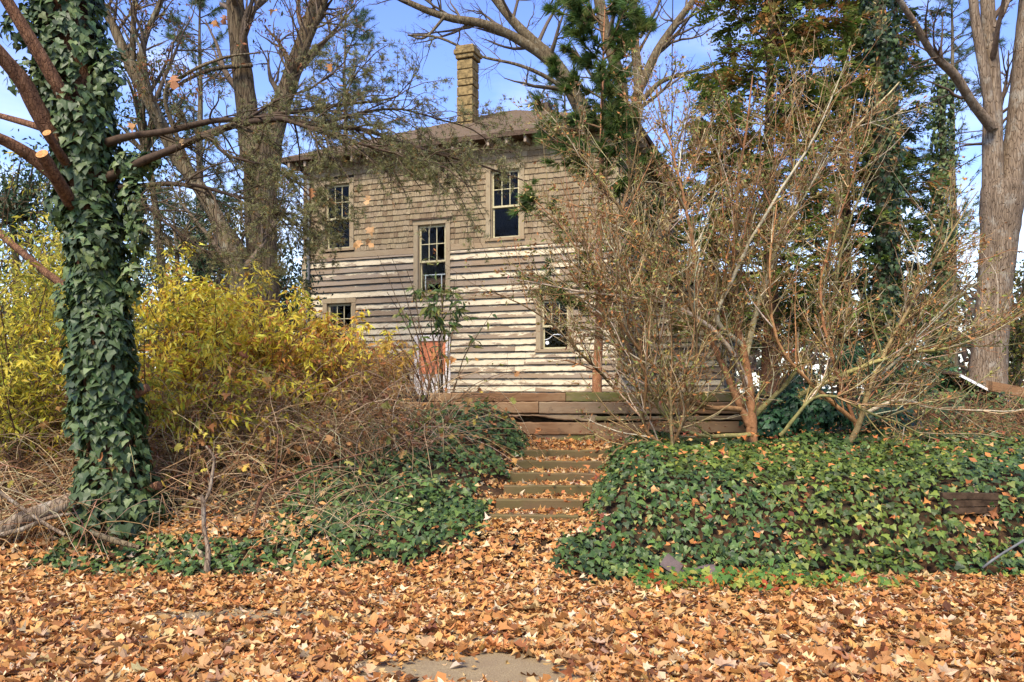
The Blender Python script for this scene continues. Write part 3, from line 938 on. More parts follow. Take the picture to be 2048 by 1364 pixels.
# ================================================================ steps
steps = empty('garden_steps', (0.17, 7.6, 0.25))
tag(steps, 'flight of six leaf strewn timber edged garden steps', 'steps')
for sy, sz in zip(STEP_Y, STEP_Z):
    cx_ = float(path_x(sy)); k = STEP_Y.index(sy)
    a = Acc()
    n = 14; x = np.linspace(-1, 1, n) * [0.44, 0.42, 0.45, 0.48, 0.54, 0.62][k]; V = []; g = np.random.default_rng(k)
    tp = g.normal(size=n) * 0.003
    for q in range(n):
        V += [(x[q], 0.008, -0.18), (x[q], 0, -0.01 + tp[q]), (x[q], 0.012, tp[q]), (x[q], 0.12, tp[q]), (x[q], 0.12, -0.18)]
    F = [(5*q + j, 5*q + 5 + j, 5*q + 5 + (j+1) % 5, 5*q + (j+1) % 5) for q in range(n - 1) for j in range(5)]
    a.add(V, F)
    b = 5 * (n - 1)
    a.add(np.zeros((0, 3)), np.array([(4, 3, 2, 1, 0), (b, b + 1, b + 2, b + 3, b + 4)]) - a.n)
    obj('step', a, M['step'], steps, (cx_ - 0.17, sy - 7.6, sz - 0.25), (0, random.gauss(0, 0.008), random.gauss(0, 0.02)))
# ================================================================ vegetation
V3 = lambda *a: np.array(a, float)
UP = V3(0, 0, 1)

def along(out, lv, per, spread=0.0, tmin=0.0):
    """leaf points on all branches of one level: positions and branch directions"""
    P = []; D = []
    for p, r, d in out.get(lv, []):
        k = rng.poisson(per)
        if k == 0: continue
        t = rng.uniform(tmin, 1, k) * (len(p) - 1); i = np.minimum(t.astype(int), len(p) - 2); f = (t - i)[:, None]
        P.append(p[i] * (1 - f) + p[i + 1] * f); D.append(d[i])
    if not P: return np.zeros((0, 3)), np.zeros((0, 3))
    P = np.concatenate(P); D = np.concatenate(D)
    return P + rng.normal(size=P.shape) * spread, D

def limb(pts, n=14):
    """measured limb: list of (px, py, distance, width in photo pixels)"""
    P = np.array([at(q[0], q[1], q[2]) for q in pts]); R = np.array([q[3] * 0.5 * q[2] / FPX for q in pts])
    return smooth_line(P, R, n)

def dirs(P): return unit(np.gradient(P, axis=0))

# ---------------------------------------------------------------- ivy-clad tree on the left
root = at(235, 1050, 7.4)
t0 = empty('ivy_clad_tree', root)
tag(t0, 'leaning tree trunk wrapped in dark green ivy with sawn limb stubs', 'tree')
def put(name, acc, m, parent, origin):
    return obj(name, acc.mesh(name, origin=origin), m, parent)
tp, tr = limb([(238, 1075, 7.4, 100), (228, 960, 7.4, 84), (214, 800, 7.4, 78), (202, 640, 7.4, 76), (190, 500, 7.42, 76), (172, 350, 7.45, 78), (155, 200, 7.5, 78), (138, 60, 7.55, 78), (118, -120, 7.6, 74), (100, -320, 7.6, 66)], 40)
a = Acc(); tubes(a, [(tp, tr)], 24, jitter=0.05); trunk0 = put('trunk', a, M['bark_red'], t0, root)
L0 = [[(160, 250, 7.4, 34), (128, 195, 7.25, 30), (80, 110, 7.1, 28), (13, 0, 6.95, 24), (-50, -110, 6.8, 20)],
      [(150, 330, 7.4, 34), (85, 240, 7.2, 33), (45, 165, 7.05, 31), (0, 110, 6.9, 28), (-60, 40, 6.7, 22)],
      [(150, 280, 7.6, 18), (70, 252, 7.8, 14), (0, 232, 8.0, 12), (-60, 215, 8.2, 9)],
      [(160, 390, 7.45, 30), (75, 322, 7.3, 27), (40, 298, 7.2, 24), (0, 277, 7.1, 22), (-70, 250, 6.9, 16)],
      [(180, 600, 7.6, 18), (110, 558, 7.9, 15), (45, 505, 8.2, 14), (0, 466, 8.4, 13), (-70, 400, 8.8, 9)]]
for l in L0:
    p, r = limb(l, 14); a = Acc(); tubes(a, [(p, r)], 12, jitter=0.06)
    put('limb', a, M['bark_red'], t0, root)
for l in [[(150, 352, 7.4, 18), (120, 308, 7.05, 18), (94, 266, 6.85, 17)], [(158, 432, 7.4, 27), (118, 365, 7.0, 26), (84, 308, 6.75, 24)]]:
    p, r = limb(l, 8); a = Acc(); tubes(a, [(p, r)], 14, jitter=0.04)
    st = put('limb_stub', a, M['bark_red'], t0, root)
    d = dirs(p)[-1]; u = unit(np.cross(d, UP)); w = np.cross(d, u); t = np.linspace(0, 2 * PI, 17)[:-1]
    a = Acc(); c = p[-1] + d * 0.004
    a.add(c + r[-1] * 1.0 * (np.cos(t)[:, None] * u + np.sin(t)[:, None] * w), [tuple(range(16))])
    put('cut_face', a, M['cut'], st, root)
p, r = limb([(225, 1010, 7.4, 20), (270, 985, 7.4, 19), (320, 970, 7.35, 17)], 6)
a = Acc(); tubes(a, [(p, r)], 12, jitter=0.06, cap=True); put('limb_stub', a, M['bark_red'], t0, root)
p, r = limb([(232, 805, 7.45, 20), (270, 788, 7.5, 20), (296, 774, 7.5, 17)], 6)
a = Acc(); tubes(a, [(p, r)], 12, jitter=0.06, cap=True); put('limb_stub', a, M['bark_red'], t0, root)

# ivy on the trunk
n = 9000
t = rng.uniform(0.03, 1, n) * (len(tp) - 1); i = np.minimum(t.astype(int), len(tp) - 2); f = (t - i)[:, None]
c = tp[i] * (1 - f) + tp[i + 1] * f; rr = tr[i]
ang = rng.uniform(0, 2 * PI, n)
outw = np.column_stack([np.cos(ang), np.sin(ang), np.zeros(n)])
thick = 0.05 + 0.11 * vnoise(ang * 1.2 + 5, c[:, 2] * 2.2, 1.0) + 0.10 * sstep(0.6, 0.0, c[:, 2] - 0.5)
thick = thick + 0.05 * sstep(3.0, 4.5, c[:, 2])
gap = vnoise(ang * 2.0 + 11, c[:, 2] * 1.3, 1.6)
keep = (gap > 0.22) | (rng.uniform(size=n) < 0.15)
pos = c + outw * (rr + thick * rng.uniform(0.35, 1.0, n))[:, None]
nrm = unit(outw + rng.normal(size=(n, 3)) * 0.38 + V3(0, 0, 0.35)); tip = V3(0, 0, -1) + rng.normal(size=(n, 3)) * 0.35
pos, nrm, tip, outw, thick = pos[keep], nrm[keep], tip[keep], outw[keep], thick[keep]
n = len(pos); s = 0.045 + 0.075 * rng.uniform(size=n) ** 1.2
ivy = Acc()
facing = (-outw[:, 1]) * s + 0.05 * rng.uniform(size=n); facing[(pos[:, 2] > 4.9) | (pos[:, 2] < 0.3)] = -1
big = np.argsort(-facing)[:300]
rest = np.ones(n, bool); rest[big] = False
IVC = [(0.052, 0.088, 0.027), (0.075, 0.118, 0.038), (0.112, 0.158, 0.052), (0.038, 0.064, 0.022), (0.15, 0.19, 0.06)]
C = palette(n, IVC, (4, 4, 2, 3, 0.5))
scatter(ivy, IVY, pos[rest], nrm[rest], tip[rest], s[rest], C[rest])
# collars of ivy where the right limbs leave the trunk and a hanging bunch
def ivy_clump(acc, c, rad, n, sc=(0.05, 0.09), cols=IVC, down=1.0):
    d = rand_unit(n); pos = np.asarray(c) + d * np.asarray(rad) * rng.uniform(0.55, 1.0, (n, 1))
    scatter(acc, IVY, pos, unit(d + V3(0, -0.5, 0.4) + rng.normal(size=(n, 3)) * 0.4), V3(0, 0, -down) + rng.normal(size=(n, 3)) * 0.5, rng.uniform(*sc, n), palette(n, cols))
for q, rad, k in [((262, 330, 7.35), (0.16, 0.14, 0.13), 200), ((300, 318, 7.35), (0.10, 0.08, 0.07), 90), ((268, 400, 7.3), (0.12, 0.10, 0.25), 260), ((275, 470, 7.3), (0.10, 0.09, 0.2), 130),
                  ((60, 150, 7.3), (0.25, 0.15, 0.2), 130), ((40, 60, 7.3), (0.2, 0.15, 0.2), 110), ((250, 1010, 7.3), (0.3, 0.25, 0.15), 300), ((118, 395, 7.35), (0.16, 0.14, 0.3), 150), ((262, 560, 7.35), (0.10, 0.12, 0.22), 110),
                  ((135, 610, 7.35), (0.12, 0.12, 0.25), 110), ((215, 150, 7.4), (0.16, 0.14, 0.3), 150), ((190, 480, 7.2), (0.2, 0.12, 0.3), 120), ((150, 850, 7.35), (0.10, 0.1, 0.2), 60)]:
    ivy_clump(ivy, at(*q), V3(*rad), k)
iv = put('ivy', ivy, M['ivy'], t0, root); iv['kind'] = 'stuff'
IVM = []
for v, fc in IVY:
    me = Acc().add(v, fc).mesh('ivy_leaf', col=False); me.materials.append(M['ivy1']); IVM.append(me)
Rm = frames(nrm[big], tip[big])
for k, b in enumerate(big):
    o = obj('ivy_leaf', IVM[k % 3], None, iv)
    m = Matrix([[*Rm[k][0], 0], [*Rm[k][1], 0], [*Rm[k][2], 0], [0, 0, 0, 1]])
    m = Matrix.Translation(Vector(pos[b] - root)) @ m @ Matrix.Scale(s[b] * 1.08, 4)
    o.matrix_local = m

# needled limbs reaching right across the house
LR = [[(215, 285, 7.4, 22), (260, 272, 7.3, 17), (330, 262, 7.25, 15), (420, 240, 7.3, 14), (480, 236, 7.35, 12), (560, 226, 7.5, 11), (650, 212, 7.7, 9), (740, 204, 7.9, 6), (800, 190, 8.1, 3)],
      [(205, 360, 7.4, 26), (285, 322, 7.25, 20), (345, 298, 7.2, 18), (410, 268, 7.25, 17), (480, 246, 7.3, 16), (560, 236, 7.4, 15), (640, 250, 7.5, 13), (720, 254, 7.6, 11), (800, 278, 7.75, 9), (880, 302, 7.9, 7), (960, 322, 8.0, 5), (1040, 352, 8.1, 3)],
      [(560, 236, 7.4, 11), (640, 262, 7.25, 9), (740, 290, 7.15, 7), (850, 320, 7.1, 5), (930, 370, 7.0, 3)],
      [(415, 268, 7.25, 9), (450, 308, 7.15, 8), (520, 335, 7.1, 7), (580, 366, 7.1, 5), (640, 420, 7.1, 3)],
      [(240, 375, 7.4, 16), (330, 368, 7.3, 12), (400, 372, 7.3, 10), (470, 392, 7.3, 8), (540, 420, 7.35, 6), (620, 470, 7.4, 3)],
      [(480, 246, 7.3, 8), (560, 200, 7.5, 6), (640, 170, 7.7, 5), (700, 120, 8.0, 3)],
      [(250, 375, 7.4, 10), (300, 420, 7.2, 7), (360, 470, 7.1, 5), (430, 540, 7.1, 3)],
      [(640, 250, 7.5, 9), (720, 225, 7.7, 7), (800, 215, 7.9, 5), (880, 235, 8.1, 4), (960, 262, 8.2, 3), (1000, 300, 8.3, 2)]]
cfg = dict(n=[0, 6, 4, 3], taper=[1, 0.35, 0.35, 0.5], wig=[0, 0.16, 0.18, 0.2], trop=[(0,)*3, (0.15, 0, -0.55), (0.1, 0, -0.35), (0, 0, -0.2)],
           kids=[0, 0, 6.5, 4.5], ang=[0, 0.9, 0.8, 0.8], ratio=[0, 0.4, 0.45, 0.42], rad=[0, 0.012, 0.006, 0.0035], tmin=0.12)
bark = Acc(); fol = Acc()
allout = {}
for li, l in enumerate(LR):
    p, r = limb(l, 30); r = r * 0.8; p = p + np.cumsum(rng.normal(size=p.shape), 0) * 0.006 * np.linspace(0, 1, 30)[:, None]; tubes(bark, [(p, r)], 9, jitter=0.05, C=(0.075, 0.046, 0.026))
    d = dirs(p)
    nk = [18, 30, 22, 18, 22, 12, 18, 22][li]
    for tt in rng.uniform(0.16, 1, nk):
        j = int(tt * 28); q = p[j]
        sd = side_dir(d[j], rng.normal(0.95, 0.25)); sd = unit(sd * V3(1, 0.9, 0.7) + V3(0.25, 0, -0.1))
        grow(allout, q, sd, rng.uniform(0.30, 0.85), min(r[j] * 0.6, 0.011), 1, cfg)
out_tubes(bark, allout, [6, 5, 3, 3], (0.11, 0.075, 0.042))
put('needled_limb', bark, M['twig'], t0, root)
NC_ = [(0.20, 0.20, 0.075), (0.28, 0.27, 0.11), (0.36, 0.34, 0.17), (0.14, 0.14, 0.05), (0.38, 0.22, 0.08)]
for lv, per in ((3, 4.2), (2, 5.5)):
    P, D = along(allout, lv, per, 0.008)
    # the right end of the boughs keeps most needles
    dens = 0.22 + 0.60 * sstep(-3.0, -1.9, P[:, 0]) + 0.0
    k = rng.uniform(size=len(P)) < dens
    P, D = P[k], D[k]; m = len(P)
    scatter(fol, TUFT, P, rand_unit(m), D + rng.normal(size=(m, 3)) * 0.5, rng.uniform(0.022, 0.048, m), palette(m, NC_, (3, 4, 2, 3, 0.7)))
o = put('needle_foliage', fol, M['needle'], t0, root); o['kind'] = 'stuff'

# ---------------------------------------------------------------- bare deciduous trees
def bare_tree(name, label, base, limbs, m, kids, cfg, tw=(0.16, 0.115, 0.075), sides=18, group=None, leaves=0, leafcols=None):
    root = base
    t = empty(name, root); tag(t, label, 'tree', group)
    a = Acc(); out = {}
    for li, l in enumerate(limbs):
        p, r = limb(l, 26); tubes(a, [(p, r)], sides if li == 0 else max(8, sides - 6), jitter=0.05)
        if li == 0 and kids[0] == 0: continue
        d = dirs(p); L = np.linalg.norm(p[-1] - p[0])
        for tt in rng.uniform(0.15, 1, rng.poisson(kids[1] if li else kids[0])):
            j = int(tt * 24)
            grow(out, p[j], unit(side_dir(d[j], rng.normal(0.85, 0.25)) + V3(0, 0, 0.1)), L * rng.uniform(0.2, 0.42), r[j] * 0.42, 1, cfg)
    put('trunk', a, m, t, root)
    if out:
        a = Acc(); out_tubes(a, out, [8, 5, 4, 3, 3], tw); put('branches', a, M['twig'], t, root)
    if leaves:
        lv = max(out); P, D = along(out, lv, leaves, 0.03); k = len(P)
        a = Acc(); scatter(a, SMALL + LANCE, P, rand_unit(k), V3(0, 0, -1) + rng.normal(size=(k, 3)) * 0.7, rng.uniform(0.05, 0.11, k), palette(k, leafcols))
        o = put('crown', a, M['leaf'], t, root); o['kind'] = 'stuff'
    return t
bc = dict(n=[0, 7, 5, 4, 3], taper=[1, 0.14, 0.18, 0.3, 0.45], wig=[0, 0.13, 0.16, 0.2, 0.2], trop=[(0,)*3, (0, 0, 0.25), (0, 0, 0.15), (0, 0, 0), (0, 0, -0.1)],
          kids=[0, 0, 4.2, 3.6, 2.6], ang=[0, 0.8, 0.75, 0.75, 0.8], ratio=[0, 0.4, 0.5, 0.5, 0.5], rad=[0, 0.08, 0.035, 0.016, 0.009], tmin=0.2)
d1 = 16.5
bare_tree('shaggy_bark_tree', 'big two stemmed tree with shaggy grey bark behind the yellow shrubs', at(530, 792, d1),
    [[(530, 800, d1, 82), (528, 650, d1, 64), (524, 520, d1, 58), (520, 400, d1, 61), (526, 300, d1, 72), (530, 250, d1, 62)],
     [(505, 320, d1, 48), (492, 200, d1, 42), (478, 90, d1, 37), (470, 0, d1, 34), (455, -160, d1, 27), (450, -340, d1, 16)],
     [(535, 310, d1, 45), (560, 220, d1, 37), (590, 130, d1, 33), (618, 50, d1, 30), (650, -60, d1, 23), (700, -250, d1, 12)],
     [(560, 215, d1 - 0.3, 16), (590, 140, d1 - 0.4, 13), (620, 75, d1 - 0.5, 12), (655, -10, d1 - 0.6, 10), (700, -120, d1 - .7, 6)],
     [(505, 130, d1 - 0.2, 9), (420, 140, d1 - 0.5, 8), (350, 175, d1 - 0.8, 6), (315, 215, d1 - 1, 4)]],
    M['bark_grey'], (3, 10), bc, leaves=0.9, leafcols=[(0.34, 0.13, 0.05), (0.30, 0.2, 0.07), (0.12, 0.13, 0.05)])
d2 = 15.0
bare_tree('leaning_tree', 'slim leaning tree that forks into several upright stems behind the ivy trunk', at(492, 792, d2),
    [[(495, 800, d2, 49), (488, 640, d2, 43), (470, 540, d2, 35), (440, 450, d2, 30), (395, 370, d2, 27), (350, 310, d2, 26), (318, 240, d2, 24), (285, 175, d2, 26), (262, 130, d2, 29)],
     [(268, 150, d2, 21), (245, 95, d2, 20), (225, 50, d2, 18), (200, 0, d2, 15), (150, -130, d2, 9)],
     [(265, 140, d2, 14), (266, 60, d2, 11), (270, 0, d2, 11), (275, -140, d2, 7)],
     [(275, 150, d2, 14), (292, 70, d2, 12), (322, 0, d2, 11), (360, -120, d2, 8)],
     [(320, 245, d2 - 0.2, 9), (300, 180, d2 - 0.3, 8), (285, 110, d2 - 0.3, 7), (265, 60, d2 - .3, 5)],
     [(390, 360, d2 - 0.1, 11), (330, 200, d2 - 0.5, 8), (370, 150, d2 - 0.7, 7), (450, 115, d2 - 1, 5), (520, 105, d2 - 1.2, 3)]],
    M['bark_olive'], (5, 6), bc, leaves=0.8, leafcols=[(0.34, 0.13, 0.05), (0.25, 0.2, 0.06), (0.10, 0.13, 0.05)])
d3 = 31.0
bare_tree('spreading_bare_tree', 'large bare tree with long arching limbs rising behind the roof', V3(4.0, d3, 1.4),
    [[(1236, 800, d3, 58), (1230, 500, d3, 50), (1215, 320, d3, 45), (1190, 260, d3, 39)],
     [(1200, 300, d3, 34), (1155, 200, d3, 31), (1108, 125, d3, 28), (1057, 74, d3, 20), (1020, 35, d3, 17), (985, -10, d3, 16), (900, -120, d3, 9)],
     [(1120, 140, d3, 22), (1060, 92, d3, 21), (975, 50, d3, 18), (890, 33, d3, 15), (803, -2, d3, 12), (700, -60, d3, 7)],
     [(1215, 330, d3 + .3, 28), (1245, 200, d3 + .3, 25), (1215, 80, d3 + .3, 23), (1195, -20, d3 + .3, 22), (1170, -200, d3 + .3, 12)],
     [(1225, 330, d3 - .2, 31), (1275, 200, d3 - .2, 20), (1270, 90, d3 - .2, 18), (1266, 0, d3 - .2, 17), (1262, -200, d3 - .2, 9)],
     [(1274, 190, d3 - .3, 20), (1310, 110, d3 - .3, 18), (1350, 50, d3 - .3, 16), (1395, -10, d3 - .3, 13), (1480, -120, d3, 7)],
     [(1285, 200, d3 - .4, 11), (1320, 165, d3 - .6, 9), (1365, 148, d3 - .8, 7), (1420, 135, d3 - 1, 4)],
     [(1150, 190, d3 - .4, 10), (1085, 150, d3 - .8, 8), (1030, 128, d3 - 1, 6), (960, 112, d3 - 1.2, 5), (880, 76, d3 - 1.4, 5), (815, 70, d3 - 1.6, 3)],
     [(890, 33, d3 - .1, 7), (850, 75, d3 - .2, 5), (815, 70, d3 - .3, 3)],
     [(1280, 75, d3 - .3, 7), (1300, 40, d3 - .3, 6), (1320, 0, d3 - .3, 5), (1345, -80, d3 - .3, 3)]],
    M['bark_olive'], (0, 6), bc, tw=(0.14, 0.105, 0.07))
d4 = 14.5
bare_tree('forked_tree', 'tall forked tree with pale bark beside the collapsed shed', at(1975, 795, d4),
    [[(1972, 800, d4, 74), (1978, 700, d4, 64), (1988, 580, d4, 62), (1998, 470, d4, 67), (2003, 400, d4, 80), (2006, 365, d4, 74)],
     [(1988, 430, d4, 43), (1984, 320, d4, 37), (1984, 220, d4, 34), (1980, 110, d4, 29), (1974, 0, d4, 25), (1960, -200, d4, 16)],
     [(2010, 430, d4, 53), (2030, 310, d4, 48), (2043, 200, d4, 45), (2050, 90, d4, 40), (2060, -20, d4, 35), (2080, -220, d4, 22)],
     [(1986, 260, d4 - .1, 21), (1966, 130, d4 - .1, 21), (1952, 50, d4 - .1, 19), (1944, -20, d4 - .1, 18), (1930, -160, d4, 10)],
     [(1984, 255, d4 - .2, 21), (1945, 205, d4 - .4, 18), (1910, 150, d4 - .6, 18), (1868, 110, d4 - .8, 14), (1835, 55, d4 - 1, 13), (1800, 0, d4 - 1.2, 11), (1740, -100, d4 - 1.4, 6)],
     [(1990, 55, d4 - .2, 10), (2010, 20, d4 - .3, 7), (2025, -20, d4 - .3, 5)]],
    M['bark_pale'], (0, 4), bc, tw=(0.15, 0.10, 0.065))

# ---------------------------------------------------------------- conifers
def conifer(name, label, base, H, rad, nbr, spray, tmpl, cols, w=None, droop=-0.35, zmin=0.1, lv2=5, trunk=0.22, barkm='bark_red', shape=1.0, seedling=False, group=None, twigc=(0.12, 0.08, 0.05), lean=(0, 0), per=(9, 6), keepf=None, blobs=0.0):
    t = empty(name, base); tag(t, label, 'tree', group)
    n = 14; z = np.linspace(0, H, n)
    P = base + np.column_stack([lean[0] * z / H + rng.normal(size=n) * 0.012 * H / 10, lean[1] * z / H, z])
    R = np.linspace(trunk, trunk * 0.08, n)
    a = Acc(); tubes(a, [(P, R)], 12, jitter=0.03); put('trunk', a, M[barkm], t, base)
    out = {}
    cf = dict(n=[0, 6, 3], taper=[1, 0.3, 0.4], wig=[0, 0.08, 0.14], trop=[(0,)*3, (0, 0, droop), (0, 0, droop * 0.7)],
              kids=[0, 0, lv2], ang=[0, 0.8, 0.75], ratio=[0, 0.5, 0.38], rad=[0, 0.03, 0.01], tmin=0.15)
    for k in range(nbr):
        h = zmin + (1 - zmin) * (k + rng.uniform()) / nbr
        az = rng.uniform(0, 2 * PI)
        L = rad * (1.05 - h) ** shape * rng.uniform(0.6, 1.2) + 0.08 * rad
        i = min(int(h * (n - 1)), n - 2); f = h * (n - 1) - i
        q = P[i] * (1 - f) + P[i + 1] * f
        d = V3(math.cos(az), math.sin(az), rng.normal(0.25, 0.12) + 0.3 * h)
        if keepf is not None and not keepf(q): continue
        grow(out, q, unit(d), L, min(0.03, 0.012 * L + 0.006), 1, cf)
    if not out: return t
    a = Acc(); out_tubes(a, out, [6, 4, 3], twigc); put('branches', a, M['twig'], t, base)
    a = Acc()
    for lv, pr in ((1, per[0]), (2, per[1])):
        Q, D = along(out, lv, pr, 0.0, 0.12)
        m = len(Q)
        if m == 0: continue
        nrm = UP + rng.normal(size=(m, 3)) * 0.35
        tip = unit(D + rng.normal(size=(m, 3)) * 0.35 + V3(0, 0, -0.15))
        C = palette(m, cols, w, 0.2)
        if blobs:
            br = (vnoise(Q[:, 0] + Q[:, 1] * 0.7, Q[:, 2], 2.3) > 1 - blobs * 1.3) & (rng.uniform(size=m) < 0.75)
            C[br] = palette(int(br.sum()), [(0.42, 0.20, 0.06), (0.33, 0.15, 0.045), (0.28, 0.20, 0.06)])
        scatter(a, tmpl, Q, nrm, tip, rng.uniform(*spray, m), C)
    o = put('crown', a, M['needle'], t, base); o['kind'] = 'stuff'
    return t

GR = [(0.13, 0.19, 0.035), (0.19, 0.235, 0.045), (0.26, 0.27, 0.06), (0.085, 0.13, 0.03)]
gnd = lambda x, y: V3(x, y, float(height(x, y)))
def bx(px, d): return (px - 1024) * d / FPX
# young pine in front of the house
D5 = 11.9
b5 = V3(bx(1194, D5), D5, 1.38)
conifer('young_pine', 'young pine with bare orange trunk growing close to the house front', b5, 5.75, 1.2, 60, (0.12, 0.20), PINE,
        [(0.09, 0.155, 0.035), (0.14, 0.20, 0.045), (0.06, 0.11, 0.03), (0.20, 0.22, 0.06)], (3, 3, 2, 1), droop=0.35, zmin=0.20, lv2=3.2, trunk=0.075, barkm='bark_pine', shape=0.25, per=(17, 12),
        twigc=(0.20, 0.12, 0.06), lean=(0.12, 0.1), keepf=lambda q: not (2.9 < q[2] < 4.4 and rng.uniform() < 0.6))
# evergreens on the right
conifer('arborvitae', 'broad dense evergreen with rusty patches right of the house', gnd(bx(1540, 20), 20.0), 12.0, 2.6, 170, (0.22, 0.40), FROND, GR, (3, 3, 2, 2), droop=-0.5, lv2=6, trunk=0.22, per=(13, 7), shape=0.5, blobs=0.2)
conifer('arborvitae', 'tall feathery evergreen between the broad rusty one and the ivy pole', gnd(bx(1690, 23), 23.0), 13.0, 2.4, 140, (0.24, 0.42), FROND, GR, (3, 2, 1, 3), droop=-0.5, lv2=5.5, trunk=0.24, per=(13, 7), shape=0.45, blobs=0.18)
conifer('dark_spruce', 'dark narrow evergreen rising behind the feathery evergreens', gnd(bx(1790, 27), 27.0), 17.0, 1.9, 110, (0.26, 0.44), FROND, [(0.05, 0.085, 0.03), (0.08, 0.12, 0.035)], None, droop=-0.5, lv2=5, trunk=0.26, per=(11, 6), shape=0.4)
conifer('hemlock', 'dark evergreen close behind the right corner of the house', gnd(bx(1425, 30), 30.0), 11.5, 2.3, 90, (0.28, 0.46), FROND, [(0.07, 0.12, 0.03), (0.10, 0.15, 0.035)], None, droop=-0.3, lv2=5, trunk=0.25, per=(11, 7), shape=0.8)
for px, d, H, rad, lab in [(1905, 40, 21, 4.0, 'soft blue green pine seen through the forked tree'), (1130, 44, 17.5, 3.2, 'soft green pine showing above the roof ridge'),
                           (690, 36, 16.5, 3.6, 'grey green pine behind the left end of the roof'), (400, 34, 17, 3.2, 'tall pine between the shaggy tree and the ivy trunk')]:
    conifer('white_pine', lab, gnd(bx(px, d), d), H, rad, 46, (0.22, 0.42), SOFT, [(0.10, 0.15, 0.06), (0.14, 0.19, 0.08), (0.07, 0.11, 0.05)], None, droop=0.1, zmin=0.3, lv2=4, trunk=0.28, per=(8, 7), shape=0.35, barkm='bark_olive')

# ---------------------------------------------------------------- leafy evergreen masses and ivy poles
def leaf_tree(name, label, base, crowns, n, cols, w, sz, m='leaf', tmpl=SMALL, trunk=0.12, barkm='bark_olive', cat='tree', clump=0.35):
    t = empty(name, base); tag(t, label, cat)
    a = Acc(); tw = Acc(); stems = []
    for (c, r) in crowns:
        c = np.asarray(c, float); r = np.asarray(r, float)
        stems.append(smooth_line([base, base * 0.5 + (c - UP * r[2] * .5) * 0.5 + rng.normal(size=3) * 0.1, c], [trunk, trunk * 0.7, trunk * 0.3], 8))
        k = max(14, int(n / 55)); cc = c + rand_unit(k) * r * rng.uniform(0.25, 1.0, (k, 1)) ** 0.6
        for q in cc:
            mid = (c + q) / 2 + rng.normal(size=3) * 0.05
            stems.append(smooth_line([c - UP * r[2] * 0.3, mid, q], [trunk * 0.3, trunk * 0.16, 0.006], 8))
        idx = rng.integers(0, k, n)
        pos = cc[idx] + rng.normal(size=(n, 3)) * clump * r.mean() * 0.5
        scatter(a, tmpl, pos, rand_unit(n) + V3(0, -0.3, 0.5), V3(0, 0, -0.6) + rng.normal(size=(n, 3)) * 0.7, rng.uniform(*sz, n), palette(n, cols, w, 0.2))
    tubes(tw, stems, 7); put('trunk', tw, M[barkm], t, base)
    o = put('crown', a, M[m], t, base); o['kind'] = 'stuff'
    return t
DK = [(0.022, 0.05, 0.02), (0.04, 0.08, 0.03), (0.07, 0.11, 0.04), (0.10, 0.12, 0.04)]
leaf_tree('holly', 'dark glossy evergreen bush between the two bare trunks and the ivy trunk', gnd(-7.0, 18.5), [((-6.9, 18.5, 4.6), (1.5, 1.2, 1.5)), ((-5.6, 18.8, 3.9), (1.1, 0.9, 1.3)), ((-7.6, 18.5, 3.4), (1.0, 0.9, 1.2))], 3000, DK, (4, 4, 2, 1), (0.08, 0.15), 'ivy')
leaf_tree('holly', 'small leaved evergreen tree left of the ivy trunk', gnd(-8.6, 14.0), [((-8.5, 14.0, 4.7), (1.1, 0.9, 1.0)), ((-7.9, 14.3, 3.2), (1.0, 1.0, 1.3))], 3600, DK, (3, 4, 3, 2), (0.06, 0.12), 'ivy')
leaf_tree('holly', 'thin evergreen with scattered small leaves right of the ivy trunk', gnd(-6.6, 15.5), [((-6.9, 15.5, 6.6), (0.75, 0.7, 2.0)), ((-6.3, 15.5, 4.4), (0.9, 0.7, 0.9))], 1700, DK, (2, 4, 3, 2), (0.06, 0.11), 'ivy')
leaf_tree('laurel', 'green evergreen shrub under the bare trees beside the house corner', gnd(-7.2, 24.5), [((-6.9, 24.5, 3.2), (0.9, 0.8, 1.9)), ((-8.6, 25, 3.0), (1.4, 1, 1.7))], 2600, DK, (3, 4, 2, 1), (0.09, 0.17), 'ivy', cat='shrub')
leaf_tree('rhododendron', 'low green rhododendron in front of the forked tree', gnd(bx(1850, 13), 13.0), [((bx(1850, 13), 13.0, 1.75), (0.55, 0.4, 0.28)), ((bx(1730, 13), 13.2, 2.05), (0.45, 0.4, 0.35))], 900, [(0.03, 0.09, 0.035), (0.05, 0.13, 0.05), (0.09, 0.17, 0.07)], None, (0.08, 0.15), 'ivy', LANCE, 0.03, cat='shrub')
leaf_tree('yellowing_bush', 'yellow green bush behind the forked tree', gnd(bx(2035, 17), 17.0), [((bx(2040, 17), 17.0, 2.6), (0.8, 0.7, 1.5))], 2400, [(0.16, 0.17, 0.03), (0.25, 0.23, 0.04), (0.07, 0.10, 0.03)], None, (0.07, 0.13), cat='shrub')
